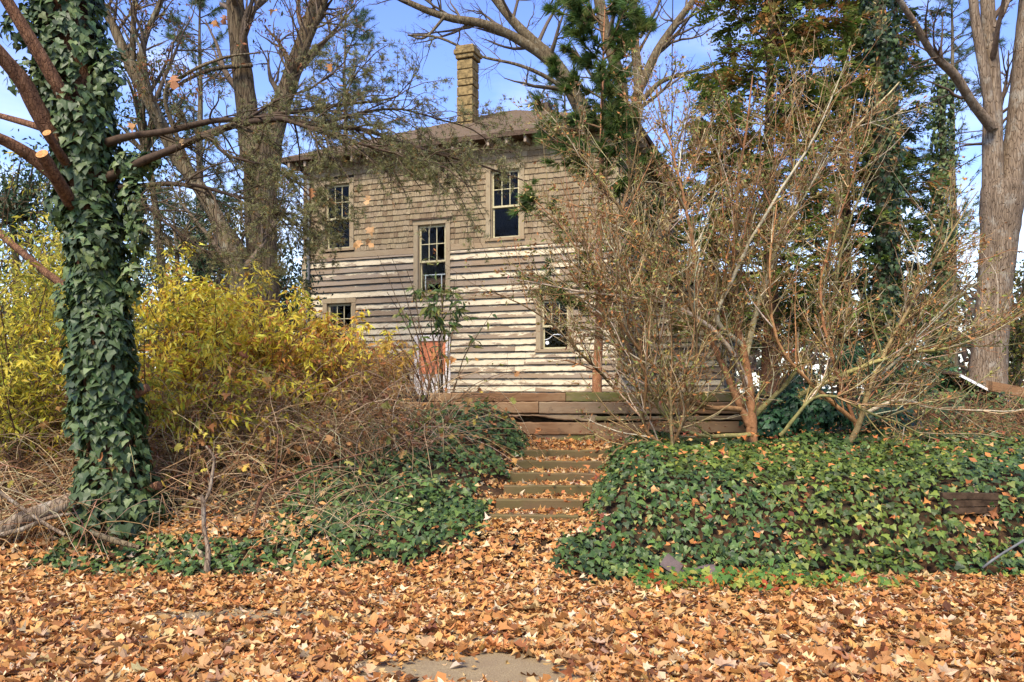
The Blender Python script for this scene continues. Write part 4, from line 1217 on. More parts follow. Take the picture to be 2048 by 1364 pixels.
def ivy_pole(label, px, d, top, wid, n, cols):
    base = gnd(bx(px, d), d); H = EYE + (HOR - top) * d / FPX - base[2]
    t = empty('ivy_covered_trunk', base); tag(t, label, 'tree')
    P = base + np.column_stack([rng.normal(size=9) * 0.05, np.zeros(9), np.linspace(0, H, 9)])
    a = Acc(); tubes(a, [(P, np.linspace(wid * 0.5, wid * 0.25, 9))], 10); put('trunk', a, M['bark_olive'], t, base)
    h = rng.uniform(0.02, 1, n); az = rng.uniform(0, 2 * PI, n)
    o = np.column_stack([np.cos(az), np.sin(az), np.zeros(n)])
    c = np.column_stack([np.interp(h * H, P[:, 2] - base[2], P[:, k]) for k in range(3)])
    pos = c + o * (wid * (0.45 + 0.75 * rng.uniform(size=n) * (0.4 + vnoise(az, h * H, 1.3))))[:, None]
    a = Acc(); scatter(a, IVY, pos, o + rng.normal(size=(n, 3)) * 0.5, V3(0, 0, -1) + rng.normal(size=(n, 3)) * 0.5, rng.uniform(0.09, 0.16, n), palette(n, cols))
    o = put('ivy', a, M['ivy'], t, base); o['kind'] = 'stuff'
ivy_pole('slim ivy wrapped trunk standing between the evergreens and the forked tree', 1882, 24.0, 150, 0.34, 2600, IVC)
ivy_pole('thick ivy wrapped trunk partly hidden behind the feathery evergreen', 1765, 21.0, -120, 0.5, 4200, [(0.03, 0.06, 0.02), (0.06, 0.10, 0.03), (0.02, 0.04, 0.015)])

# far wood along the horizon
n = 24000
xx = rng.uniform(-70, 70, n); yy = rng.uniform(55, 85, n)
top = 3.0 + 7.5 * vnoise(xx + 40, yy, 0.09) + 3.0 * vnoise(xx, yy, 0.35)
pos = np.column_stack([xx, yy, rng.uniform(0.0, 1.0, n) ** 0.8 * top + 1.2])
a = Acc()
scatter(a, SMALL, pos, rand_unit(n), rng.normal(size=(n, 3)), rng.uniform(0.5, 1.3, n), palette(n, [(0.13, 0.095, 0.07), (0.17, 0.12, 0.08), (0.07, 0.08, 0.045), (0.20, 0.13, 0.06)]))
tag(obj('distant_wood', a, M['leaf']), 'hazy brown wood along the horizon behind the garden', 'wood', kind='stuff')

# ---------------------------------------------------------------- yellow shrubs
def leaf_shrub(name, label, base, H, spread, stems, per, cols, w, sz, kids=(0, 5, 4), lo=0.15, tmpl=LANCE, twc=(0.15, 0.085, 0.045), group=None, lean=(0, 0, 0), ratio=0.5, leafmin=0.25, trop=(0, 0, -0.25)):
    base = np.asarray(base, float)
    t = empty(name, base); tag(t, label, 'shrub', group)
    cf = dict(n=[7, 4, 3], taper=[0.35, 0.35, 0.4], wig=[0.07, 0.13, 0.16], trop=[trop, (0, 0, -0.35), (0, 0, -0.5)],
              kids=[0, kids[1], kids[2]], ang=[0, 0.7, 0.8], ratio=[0, ratio, 0.5], rad=[0.02, 0.008, 0.004], tmin=lo)
    out = {}
    for k in range(stems):
        az = rng.uniform(0, 2 * PI); s_ = rng.uniform(0.1, 1.0)
        q = base + V3(math.cos(az), math.sin(az), 0) * 0.25 * spread * rng.uniform()
        q[2] = float(height(q[0], q[1])) - 0.03
        d = unit(V3(math.cos(az) * spread * s_ / H, math.sin(az) * spread * s_ / H, 1.0) + V3(*lean))
        grow(out, q, d, H * rng.uniform(0.75, 1.2), 0.011, 0, cf)
    a = Acc(); out_tubes(a, out, [5, 3, 3], twc); put('stems', a, M['twig'], t, base)
    a = Acc()
    for lv, pr in ((0, per * 0.6), (1, per), (2, per)):
        P, D = along(out, lv, pr, 0.015, 0.35 if lv == 0 else 0.1)
        k = (P[:, 2] - base[2]) > leafmin * H * rng.uniform(0.2, 1.6, len(P)); P, D = P[k], D[k]; m = len(P)
        if m == 0: continue
        scatter(a, tmpl, P, V3(0, -0.35, 0.7) + rng.normal(size=(m, 3)) * 0.55, D * 0.5 + V3(0, 0, -0.75) + rng.normal(size=(m, 3)) * 0.45, rng.uniform(*sz, m), palette(m, cols, w, 0.16))
    o = put('foliage', a, M['leaf'], t, base); o['kind'] = 'stuff'
    return t
YC = [(0.84, 0.64, 0.05), (0.88, 0.73, 0.12), (0.74, 0.60, 0.05), (0.42, 0.43, 0.05), (0.66, 0.34, 0.06), (0.46, 0.20, 0.05)]
YM = [((330, 9.6), 1.75, (4, 3, 3, 2, 1, 0.6), 'tallest yellow leaved shrub beside the ivy trunk'), ((430, 10.4), 1.85, (4, 4, 3, 1, 1, 0.6), 'bright yellow shrub in front of the leaning tree'),
      ((535, 10.8), 1.55, (4, 4, 2, 1, 1.5, 1), 'bright yellow shrub in front of the shaggy bark tree'), ((635, 11.3), 1.3, (3, 4, 2, 0.6, 3, 1.5), 'yellow shrub turning orange below the left house window'),
      ((705, 11.8), 0.95, (2, 3, 1, 0.4, 4, 2), 'orange tinged shrub against the clapboards'), ((380, 9.0), 1.35, (3, 2, 3, 2, 2, 2), 'thin yellow shrub among the brambles'),
      ((500, 9.6), 1.2, (2, 2, 3, 1, 3, 3), 'sparse shrub with browning leaves among the brambles'), ((610, 10.2), 1.15, (2, 2, 1, .5, 3, 3), 'twiggy shrub with few orange leaves above the ivy mound'),
      ((290, 8.6), 1.5, (3, 3, 2, 4, 1, .6), 'yellow green shrub hard against the ivy trunk')]
for (px, d), H, w, lab in YM:
    x = bx(px, d)
    leaf_shrub('yellow_shrub', lab, gnd(x, d), H * 0.92, 1.15, 15, 7.0 if px < 560 else 6.0, YC, w, (0.07, 0.13), group='yellow shrubs in front of the house')
YL = [(0.56, 0.48, 0.04), (0.66, 0.56, 0.06), (0.42, 0.42, 0.05), (0.24, 0.29, 0.05), (0.72, 0.60, 0.10)]
for px, d, H, lab in [(35, 9.0, 2.15, 'tall yellow green shrub left of the ivy trunk'), (-45, 8.6, 1.9, 'yellow shrub behind the fallen log'), (110, 9.8, 2.2, 'yellow green shrub half hidden by the ivy trunk'),
                      (-10, 10.8, 2.9, 'tallest yellow green shrub behind the others on the far left'), (90, 8.4, 1.25, 'low yellow shrub at the foot of the ivy trunk')]:
    leaf_shrub('yellow_shrub', lab, gnd(bx(px, d), d), H, 1.25, 16, 8.0, YL, (4, 4, 3, 2.5, 2), (0.06, 0.11), leafmin=0.2, group='yellow shrubs left of the ivy trunk')
# green sapling in front of the house wall
leaf_shrub('whorled_sapling', 'slender sapling with whorls of drooping green leaves before the clapboards', gnd(bx(885, 11.6), 11.6), 1.85, 1.0, 15, 5.0, [(0.10, 0.17, 0.045), (0.15, 0.21, 0.055), (0.26, 0.26, 0.06), (0.07, 0.12, 0.035)], None, (0.12, 0.20), kids=(0, 2.0, 1.0), lo=0.55, twc=(0.13, 0.09, 0.05), leafmin=0.3, ratio=0.25)
leaf_shrub('golden_sapling', 'small sapling with large golden leaves in front of the orange boarding', gnd(bx(850, 11.2), 11.2), 1.0, 0.5, 7, 4.5, [(0.68, 0.48, 0.08), (0.62, 0.36, 0.06)], None, (0.12, 0.19), kids=(0, 1.5, 0.6), lo=0.5, twc=(0.13, 0.07, 0.04), leafmin=0.4, ratio=0.3)

# ---------------------------------------------------------------- brambles and dead canes
def canes(name, label, n, xr, yr, L, cols, kids=2.0, h0=0.0, rad=0.005, leafy=0.0, cond=None, dirb=None):
    acc = Acc(); lst = []; tw = []
    P0 = []
    while len(P0) < n:
        x = rng.uniform(*xr); y = rng.uniform(*yr)
        if cond is None or cond(x, y): P0.append((x, y))
    pts_all = []
    for x, y in P0:
        q = V3(x, y, float(height(x, y)) - 0.02 + rng.uniform(0, h0))
        az = rng.uniform(0, 2 * PI); d = V3(math.cos(az) * 0.9, math.sin(az) * 0.55, rng.uniform(0.25, 1.5))
        if dirb is not None: d = d + np.asarray(dirb)
        ln = rng.uniform(*L)
        P, R, D = branch(q, unit(d), ln, rad * rng.uniform(0.6, 1.3), rad * 0.35, 7, 0.10, (rng.normal() * 0.3, -0.1, -rng.uniform(0.6, 2.2)))
        g = height(P[:, 0], P[:, 1]) + 0.02; P[:, 2] = np.maximum(P[:, 2], g)
        lst.append((P, R)); pts_all.append((P, D))
        for _ in range(rng.poisson(kids)):
            j = rng.integers(2, 7)
            P2, R2, D2 = branch(P[j], side_dir(D[j], 0.7), ln * rng.uniform(0.15, 0.4), R[j] * 0.7, 0.0015, 3, 0.15, (0, 0, -0.5))
            P2[:, 2] = np.maximum(P2[:, 2], height(P2[:, 0], P2[:, 1]) + 0.02)
            tw.append((P2, R2)); pts_all.append((P2, D2))
    tubes(acc, lst, 4, palette(len(lst), cols, None, 0.25)); tubes(acc, tw, 3, palette(len(tw), cols, None, 0.25))
    tag(obj(name, acc, M['twig']), label, 'brambles', kind='stuff')
    if leafy:
        P = np.concatenate([p[rng.integers(0, len(p), 1)] for p, d in pts_all if rng.uniform() < leafy])
        return P + rng.normal(size=P.shape) * 0.02
BC = [(0.42, 0.27, 0.13), (0.33, 0.19, 0.085), (0.54, 0.40, 0.23), (0.26, 0.14, 0.06)]
lp = canes('bramble_thicket', 'tangle of brown dead canes between the ivy trunk and the steps', 1450, (-4.4, -0.75), (7.9, 10.9), (0.6, 1.7), BC, 2.2, 0.25, 0.005, 0.55,
           cond=lambda x, y: (x < -0.75 - 0.9 * max(0, 8.9 - y)) and (y > 8.0 + 0.5 * max(0, x + 3.0)) and not (x > -2.1 and y > 9.2 and random.random() < 0.72))
a = Acc(); n = len(lp)
scatter(a, LANCE + LITTER[:3], lp, rand_unit(n) + V3(0, -.4, .4), V3(0, 0, -1) + rng.normal(size=(n, 3)) * .6, rng.uniform(0.04, 0.10, n), palette(n, [(0.36, 0.15, 0.05), (0.45, 0.24, 0.08), (0.55, 0.42, 0.07), (0.22, 0.09, 0.04), (0.30, 0.28, 0.06)]))
tag(obj('bramble_leaves', a, M['dry']), 'browning leaves caught in the dead canes', 'leaves', kind='stuff')
canes('cane_tangle', 'thin brown canes and twigs round the fallen log', 420, (-5.6, -3.3), (7.0, 9.2), (0.5, 1.4), BC, 2.0, 0.1, 0.006)
canes('dry_stems', 'upright brown stems in front of the left house corner', 330, (-3.7, -1.35), (10.4, 11.6), (0.7, 1.5), [(0.30, 0.16, 0.07), (0.22, 0.11, 0.05), (0.36, 0.22, 0.11)], 2.4, 0.05, 0.005, dirb=(0, 0, 1.6))
canes('dry_weeds', 'brown weeds in front of the collapsed shed', 260, (4.6, 7.6), (9.6, 11.6), (0.4, 0.9), [(0.30, 0.15, 0.06), (0.20, 0.09, 0.04), (0.40, 0.25, 0.12)], 3.0, 0.05, 0.005, dirb=(0, 0, 1.0))
canes('fallen_grass_stems', 'pale arching dry stems over the left bank', 90, (-3.0, -1.2), (7.0, 8.0), (0.5, 1.1), [(0.46, 0.35, 0.19), (0.36, 0.25, 0.13)], 1.0, 0.1, 0.004)

# ---------------------------------------------------------------- bare shrubs on the right bank
def bare_shrub(name, label, base, mains, cfg, nk, cols, seeds=0.0, extra=None):
    t = empty(name, base); tag(t, label, 'shrub')
    out = {}; ml = []
    for l in mains:
        p, r = limb(l, 22); r = np.maximum(r * 0.58, 0.004); p = p + np.column_stack([np.zeros(22), np.cumsum(rng.normal(size=22)) * 0.03, np.zeros(22)]) * np.linspace(0, 1, 22)[:, None]
        p = p + np.cumsum(rng.normal(size=(22, 3)), 0) * 0.006
        ml.append((p, r)); d = dirs(p); L = np.linalg.norm(p[-1] - p[0])
        for tt in rng.uniform(0.12, 1, rng.poisson(nk * L / 2.0)):
            j = int(tt * 20)
            sd = unit(side_dir(d[j], rng.normal(0.7, 0.25)) + V3(0, 0, 0.28))
            grow(out, p[j], sd, rng.uniform(0.45, 1.25), min(r[j] * 0.6, 0.010), 1, cfg)
    a = Acc(); tubes(a, ml, 9, palette(len(ml), cols, None, 0.12), jitter=0.06); put('stems', a, M['twig'], t, base)
    a = Acc()
    for lv, l in out.items():
        tubes(a, [(p, r) for p, r, d in l], [6, 4, 3, 3][min(lv, 3)], palette(len(l), cols, None, 0.2))
    put('twigs', a, M['twig'], t, base)
    # buds, seed tags and a few clinging leaves
    a = Acc()
    for lv, pr in ((2, 1.6), (3, 1.0)):
        P, D = along(out, lv, pr * seeds, 0.006); m = len(P)
        if m: scatter(a, SMALL, P, rand_unit(m), D + rng.normal(size=(m, 3)) * 0.6, rng.uniform(0.028, 0.065, m), palette(m, [(0.46, 0.20, 0.06), (0.34, 0.28, 0.07), (0.30, 0.13, 0.05), (0.20, 0.24, 0.06), (0.42, 0.32, 0.14)]))
    P, D = along(out, 1, 0.16, 0.02); m = len(P)
    if m: scatter(a, LANCE, P, rand_unit(m), V3(0, 0, -1) + rng.normal(size=(m, 3)) * .5, rng.uniform(0.05, 0.09, m), palette(m, [(0.62, 0.22, 0.20), (0.55, 0.20, 0.06), (0.40, 0.10, 0.08)]))
    o = put('buds_and_leaves', a, M['dry'], t, base); o['kind'] = 'stuff'
    return t
sc = dict(n=[0, 7, 4, 3], taper=[1, 0.35, 0.4, 0.5], wig=[0, 0.10, 0.15, 0.2], trop=[(0,)*3, (0, 0, 0.3), (0, 0, 0.2), (0, 0, 0.1)],
          kids=[0, 0, 5.5, 3.0], ang=[0, 0.7, 0.75, 0.8], ratio=[0, 0.4, 0.42, 0.4], rad=[0, 0.0085, 0.0052, 0.0036], tmin=0.1)
TC = [(0.36, 0.25, 0.11), (0.26, 0.155, 0.065), (0.60, 0.50, 0.33), (0.52, 0.40, 0.22), (0.20, 0.125, 0.05), (0.30, 0.25, 0.09), (0.36, 0.18, 0.075)]
e = 9.9
bare_shrub('bare_flowering_shrub', 'big sprawling bare shrub with a stout trunk in front of the timber wall', at(1505, 885, e),
    [[(1505, 890, e, 42), (1502, 800, e, 34), (1490, 700, e, 26), (1470, 590, e, 20), (1480, 470, e - .1, 15), (1490, 330, e - .2, 10), (1510, 160, e - .3, 5)],
     [(1500, 850, e, 28), (1440, 720, e, 20), (1400, 620, e + .1, 16), (1380, 480, e + .2, 12), (1340, 330, e + .2, 8), (1300, 200, e + .3, 4)],
     [(1498, 780, e, 24), (1450, 690, e - .2, 18), (1360, 620, e - .4, 14), (1250, 590, e - .5, 10), (1150, 580, e - .6, 7), (1010, 555, e - .6, 3)],
     [(1490, 720, e, 22), (1530, 560, e + .1, 16), (1590, 420, e + .2, 12), (1680, 290, e + .3, 9), (1800, 160, e + .4, 4)],
     [(1485, 690, e, 20), (1430, 640, e - .2, 18), (1460, 560, e - .3, 14), (1530, 430, e - .4, 10), (1620, 280, e - .4, 7), (1690, 120, e - .4, 3)],
     [(1400, 640, e, 14), (1310, 520, e, 11), (1230, 400, e, 9), (1150, 300, e, 6), (1070, 280, e - .1, 3)],
     [(1480, 820, e - .2, 20), (1380, 800, e - .4, 16), (1300, 720, e - .5, 12), (1230, 620, e - .5, 9), (1170, 480, e - .5, 5), (1130, 360, e - .5, 3)],
     [(1470, 600, e, 12), (1500, 450, e + .2, 9), (1570, 300, e + .3, 7), (1600, 140, e + .4, 3)],
     [(1500, 840, e + .1, 20), (1580, 760, e + .2, 14), (1660, 640, e + .2, 10), (1700, 480, e + .2, 7), (1760, 330, e + .2, 4)],
     [(1500, 870, e - .1, 18), (1400, 870, e - .3, 14), (1330, 830, e - .4, 11), (1290, 740, e - .5, 9), (1210, 660, e - .5, 5), (1100, 640, e - .5, 2)]],
    sc, 22, TC, 1.0)
e = 9.6
bare_shrub('bare_arching_shrub', 'low bare shrub with long arching stems right of the stout one', at(1700, 905, e),
    [[(1690, 910, e, 24), (1720, 840, e, 20), (1740, 760, e, 15), (1800, 640, e, 11), (1880, 500, e, 7), (1950, 380, e, 3)],
     [(1720, 850, e, 18), (1640, 780, e - .1, 14), (1560, 690, e - .2, 11), (1540, 560, e - .2, 8), (1560, 400, e - .2, 4)],
     [(1725, 830, e, 16), (1800, 800, e - .1, 12), (1880, 820, e - .2, 9), (1980, 825, e - .3, 6), (2060, 815, e - .3, 3)],
     [(1600, 790, e + .1, 18), (1700, 740, e, 15), (1800, 705, e - .1, 12), (1900, 690, e - .2, 9), (1980, 650, e - .2, 7), (2060, 600, e - .3, 4)],
     [(1715, 860, e, 14), (1660, 700, e, 12), (1640, 560, e, 9), (1680, 400, e, 6), (1720, 250, e, 3)],
     [(1740, 770, e, 12), (1830, 690, e + .2, 9), (1900, 620, e + .3, 7), (1990, 560, e + .4, 4)],
     [(1560, 870, e - .2, 14), (1640, 790, e - .3, 11), (1760, 830, e - .4, 8), (1860, 870, e - .4, 4)]],
    sc, 20, TC, 1.0)
e = 9.35
bare_shrub('bare_twiggy_shrub', 'thin pale bare shrub leaning over the top of the steps', at(1330, 900, e),
    [[(1340, 905, e, 16), (1290, 850, e, 13), (1290, 740, e, 10), (1250, 600, e, 7), (1240, 430, e, 4)],
     [(1335, 905, e, 14), (1380, 820, e, 11), (1400, 690, e, 8), (1380, 520, e, 5), (1420, 350, e, 3)],
     [(1320, 895, e, 12), (1280, 880, e - .1, 10), (1230, 900, e - .2, 7), (1190, 950, e - .3, 4)],
     [(1345, 890, e, 12), (1340, 760, e - .1, 9), (1310, 640, e - .1, 6), (1280, 520, e - .1, 3)]],
    sc, 17, TC, 1.0)
e = 10.9
bare_shrub('bare_twiggy_shrub', 'thin bare sapling behind the timber wall near the lower window', at(1180, 786, e + .4),
    [[(1230, 800, e + .4, 14), (1240, 660, e + .4, 11), (1220, 520, e + .4, 8), (1260, 360, e + .4, 6), (1290, 200, e + .4, 3)],
     [(1235, 700, e + .4, 10), (1180, 560, e + .3, 8), (1120, 460, e + .2, 5), (1060, 400, e + .2, 3)],
     [(1240, 650, e + .4, 10), (1300, 500, e + .4, 8), (1370, 380, e + .4, 5), (1420, 250, e + .4, 3)],
     [(1230, 780, e + .4, 10), (1150, 700, e, 8), (1080, 640, e, 5), (980, 590, e, 3)]],
    sc, 18, TC, 1.0)
# ================================================================ ivy banks and leaf litter
def normals(x, y):
    e = 0.06
    return unit(np.column_stack([-(height(x + e, y) - height(x - e, y)) / (2 * e), -(height(x, y + e) - height(x, y - e)) / (2 * e), np.ones(len(x))]))

def ivy_mask(x, y):
    pc = path_x(y)
    edge = 0.30 * (vnoise(x + 3, y + 5, 1.6) - 0.5) + 0.2 * (vnoise(x, y, 4.0) - 0.5)
    r = sstep(0.46, 0.66, x - pc + edge) * sstep(6.45, 6.7, y + edge) * (1 - sstep(10.25, 10.45, y) * (x < 3.2))
    # nearer tongue of ivy right of the foot of the steps
    r = np.maximum(r, sstep(0.55, 0.3, np.hypot((x - 0.95) / 1.3, (y - 6.75) / 0.9) + edge))
    m1 = sstep(0.95, 0.7, np.hypot((x + 0.95) / 1.05, (y - 7.55) / 0.85) + edge * 0.8)          # dark mound left of the steps
    m2 = sstep(1.0, 0.75, np.hypot((x + 0.55) / 0.85, (y - 9.9) / 0.6) + edge * 0.7)
    m3 = sstep(1.0, 0.6, np.hypot((x + 2.7) / 1.9, (y - 6.85) / 0.42) + edge) * 0.6             # round the ivy trunk
    m4 = 0.55 * sstep(0.42, 0.60, vnoise(x + 1.7, y + 4.4, 1.1)) * (x < -0.4) * sstep(6.7, 7.1, y) * sstep(10.4, 9.6, y)
    m5 = 0.7 * sstep(1.0, 0.6, np.hypot((x + 0.75) / 0.9, (y - 8.9) / 0.8) + edge)
    left = np.maximum.reduce([m1, m2, m3, m4, m5]) * sstep(0.30, 0.45, pc - x)
    hole = sstep(0.9, 1.2, np.hypot((x - 4.0) / 0.2, (y - 7.2) / 0.1))
    return np.maximum(r, left) * hole

n = 60000
x = rng.uniform(-4.6, 8.4, n); y = rng.uniform(6.4, 12.4, n)
mk = ivy_mask(x, y)
steep = 1 - normals(x, y)[:, 2]
keep = rng.uniform(size=n) < mk * (0.85 + 2.4 * steep) * np.where(y > 10.5, 0.4, 1.0)
x, y = x[keep], y[keep]; n = len(x)
N = normals(x, y)
mk = ivy_mask(x, y)
th = (0.05 + 0.24 * vnoise(x + 20, y + 3, 1.7) * vnoise(x + 2, y + 8, 0.7) ** 0.5) * sstep(0.1, 0.9, mk)
lift = rng.uniform(0, 1, n) ** 0.55 * th + 0.012
pos = np.column_stack([x, y, height(x, y)]) + N * lift[:, None]
nrm = unit(N * 0.8 + V3(0, -0.45, 0.35) + rng.normal(size=(n, 3)) * 0.5)
tip = V3(0, -0.5, -0.8) + rng.normal(size=(n, 3)) * 0.5
C = palette(n, [(0.048, 0.088, 0.020), (0.076, 0.130, 0.028), (0.118, 0.178, 0.04), (0.036, 0.064, 0.018), (0.19, 0.22, 0.05)], (4, 4, 2.4, 3, 0.7))
warm = (vnoise(x + 9, y, 1.1) > 0.55) & (x > 1.5)
C[warm] = C[warm] * np.array([1.35, 1.15, 0.8])
a = Acc(); scatter(a, IVY, pos, nrm, tip, 0.032 + 0.052 * rng.uniform(size=n) ** 1.2, C)
# trailing bunch over the end of the timber wall and the mound behind it
for q, rad, k in [((1620, 820, 10.2), (0.55, 0.25, 0.32), 900), ((1540, 850, 10.1), (0.35, 0.25, 0.2), 350), ((1760, 840, 10.3), (0.5, 0.3, 0.22), 500), ((1600, 770, 10.6), (0.3, 0.2, 0.2), 200)]:
    ivy_clump(a, at(*q), V3(*rad), k, (0.05, 0.09), [(0.028, 0.080, 0.032), (0.045, 0.115, 0.045), (0.022, 0.058, 0.028)])
tag(obj('ground_ivy', a, M['ivy']), 'dense green ivy carpet covering the banks beside the steps', 'ivy', kind='stuff')

# low creeping seedlings along the foot of the bank, turning red and yellow
n = 4200
x = rng.uniform(0.9, 5.4, n); y = rng.normal(6.33, 0.14, n) + 0.08 * np.sin(x * 3)
k = rng.uniform(size=n) < sstep(0.35, 0.6, vnoise(x + 1, y * 2, 1.3)) * np.where(x > 1.6, 1, 0.4)
x, y = x[k], y[k]; n = len(x)
pos = np.column_stack([x, y, height(x, y) + rng.uniform(0.02, 0.14, n)])
C = palette(n, [(0.10, 0.22, 0.04), (0.18, 0.28, 0.05), (0.40, 0.42, 0.07), (0.50, 0.10, 0.03), (0.55, 0.24, 0.04)], (4, 3, 2, 1.3, 1))
a = Acc(); scatter(a, [ELL for ELL in (fan(ELLO, 0.2, -0.2), fan(MAPO, 0.1, -0.2))], pos, V3(0, -0.4, 0.8) + rng.normal(size=(n, 3)) * 0.4, V3(0, -0.5, -0.3) + rng.normal(size=(n, 3)), rng.uniform(0.035, 0.075, n), C)
tag(obj('creeping_seedlings', a, M['leaf']), 'bright low seedlings turning red and yellow at the foot of the bank', 'ground cover', kind='stuff')

# leaf litter
LC = [(0.57, 0.305, 0.10), (0.62, 0.40, 0.18), (0.48, 0.205, 0.06), (0.27, 0.10, 0.033), (0.67, 0.52, 0.31), (0.51, 0.24, 0.07), (0.14, 0.055, 0.022)]
LW = (4, 3.2, 3.4, 2.0, 1.6, 3, 1.2)
def bare_patch(x, y):
    e = 0.5 * (vnoise(x * 1.0, y * 2.0, 2.2) - 0.5) + 0.25 * (vnoise(x + 5, y, 6) - 0.5)
    p1 = np.hypot((x + 0.22) / 0.66, (y - 4.36) / 0.28) + e
    p2 = np.hypot((x + 0.32) / 0.6, (y - 4.93) / 0.11) + e
    p3 = np.hypot((x + 1.65) / 0.9, (y - 5.42) / 0.13) + e
    return np.maximum.reduce([sstep(1.15, 0.85, p1), 0.9 * sstep(1.2, 0.8, p2), 0.8 * sstep(1.2, 0.8, p3)])
n = 70000
y = rng.uniform(3.3, 7.5, n); x = rng.uniform(-1, 1, n) * (0.64 * y + 0.7)
keep = rng.uniform(size=n) > bare_patch(x, y) * 0.97
keep &= rng.uniform(size=n) > 0.88 * sstep(0.25, 0.7, ivy_mask(x, y))
keep &= rng.uniform(size=n) < np.where(y > 6.9, 0.7, 1.0)
x, y = x[keep], y[keep]
# steps, landing and banks
n = 9500; y2 = rng.uniform(7.3, 10.48, n); x2 = path_x(y2) + rng.normal(size=n) * 0.40
k = rng.uniform(size=n) > 0.8 * sstep(0.4, 0.9, ivy_mask(x2, y2)); x2, y2 = x2[k], y2[k]
n = 900; y3 = rng.uniform(6.6, 10.4, n); x3 = rng.uniform(0.3, 6.6, n)
n = 4200; y4 = rng.uniform(6.8, 10.6, n); x4 = rng.uniform(-5.6, -0.2, n)
k = rng.uniform(size=n) > 0.85 * sstep(0.25, 0.7, ivy_mask(x4, y4)); x4, y4 = x4[k], y4[k]
n = 700; y5 = rng.uniform(9.3, 11.8, n); x5 = rng.uniform(3.9, 7.8, n)
xs_ = np.concatenate([x, x2, x3, x4, x5]); ys_ = np.concatenate([y, y2, y3, y4, y5])
part = np.concatenate([np.full(len(q), k) for k, q in enumerate((x, x2, x3, x4, x5))])
n = len(xs_)
lift = np.where(part == 1, rng.uniform(0.008, 0.055, n), rng.uniform(0.02, 0.06, n)) + np.where(part == 2, 0.10 + 0.12 * rng.uniform(size=n), 0) + np.where(part == 3, 0.12 * rng.uniform(size=n) * (rng.uniform(size=n) < 0.5), 0)
pos = np.column_stack([xs_, ys_, height(xs_, ys_) + lift])
til = np.where(rng.uniform(size=n) < 0.2, 0.75, 0.25)[:, None]
nrm = unit(normals(xs_, ys_) + rng.normal(size=(n, 3)) * til)
flip = rng.uniform(size=n) < 0.35; nrm[flip] *= -1
tip = rng.normal(size=(n, 3)) * V3(1, 1, 0.35)
s = (0.030 + 0.072 * rng.uniform(size=n) ** 2.0) * np.where(part == 0, 1, np.where(part == 1, 0.85, 0.85))
C = palette(n, LC, LW, 0.16)
C[(part == 2)] = palette(int((part == 2).sum()), [(0.55, 0.22, 0.06), (0.48, 0.17, 0.05), (0.60, 0.33, 0.13), (0.22, 0.06, 0.03)], None)
# the largest in view are leaves of their own
vis = (part == 0) & (ys_ > 4.1) & (np.abs(xs_) < 0.62 * ys_) & (lift > 0.042)
score = np.where(vis, s / ys_ + 0.004 * rng.uniform(size=n), -1)
big = np.argsort(-score)[:300]; rest = np.ones(n, bool); rest[big] = False
a = Acc(); near = rest & (ys_ < 5.4); farl = rest & ~near
scatter(a, LITTER, pos[near], nrm[near], tip[near], s[near], C[near])
scatter(a, LITTER_FAR, pos[farl], nrm[farl], tip[farl], s[farl] * 1.05, C[farl])
tag(obj('leaf_litter', a, M['dry']), 'thick layer of fallen tan and brown leaves over the drive and steps', 'leaf litter', kind='stuff')
LM = []
for v, fc in LITTER:
    me = Acc().add(v, fc).mesh('fallen_leaf', col=False); me.materials.append(M['fallen']); LM.append(me)
def leaf_object(k, p, Rk, sc, label, group):
    o = obj('fallen_leaf', LM[k % len(LM)])
    o.matrix_world = Matrix.Translation(Vector(p)) @ Matrix([[*Rk[0], 0], [*Rk[1], 0], [*Rk[2], 0], [0, 0, 0, 1]]) @ Matrix.Scale(sc, 4)
    tag(o, label, 'leaf', group)
Rb = frames(nrm[big], tip[big])
for k, b in enumerate(big):
    leaf_object(k, pos[b] + V3(0, 0, 0.008), Rb[k], s[b], 'large curled tan leaf lying on top of the leaf litter on the drive', 'large leaves on the drive')
# leaves caught in the boughs of the ivy tree, a handful one can count
CP = [(345, 150, 7.2), (268, 248, 7.2), (365, 280, 7.2), (372, 310, 7.2), (498, 308, 7.2), (620, 378, 7.0), (658, 395, 7.1), (738, 393, 7.0), (788, 403, 7.0), (742, 455, 7.0), (712, 485, 7.0), (732, 480, 7.0), (668, 520, 7.0),
      (660, 130, 7.6), (672, 165, 7.6), (640, 170, 7.6), (450, 30, 7.4), (430, 40, 7.4), (550, 20, 7.6)]
for k, q in enumerate(CP):
    Rk = frames(unit(V3(*rng.normal(size=3)) + V3(0, -1.2, 0))[None], (V3(0, 0, -1) + rng.normal(size=3) * 0.5)[None])[0]
    leaf_object(k + 1, at(*q), Rk, 0.085 if k else 0.13, 'orange dead leaf caught in the needled boughs', 'leaves caught in the boughs')

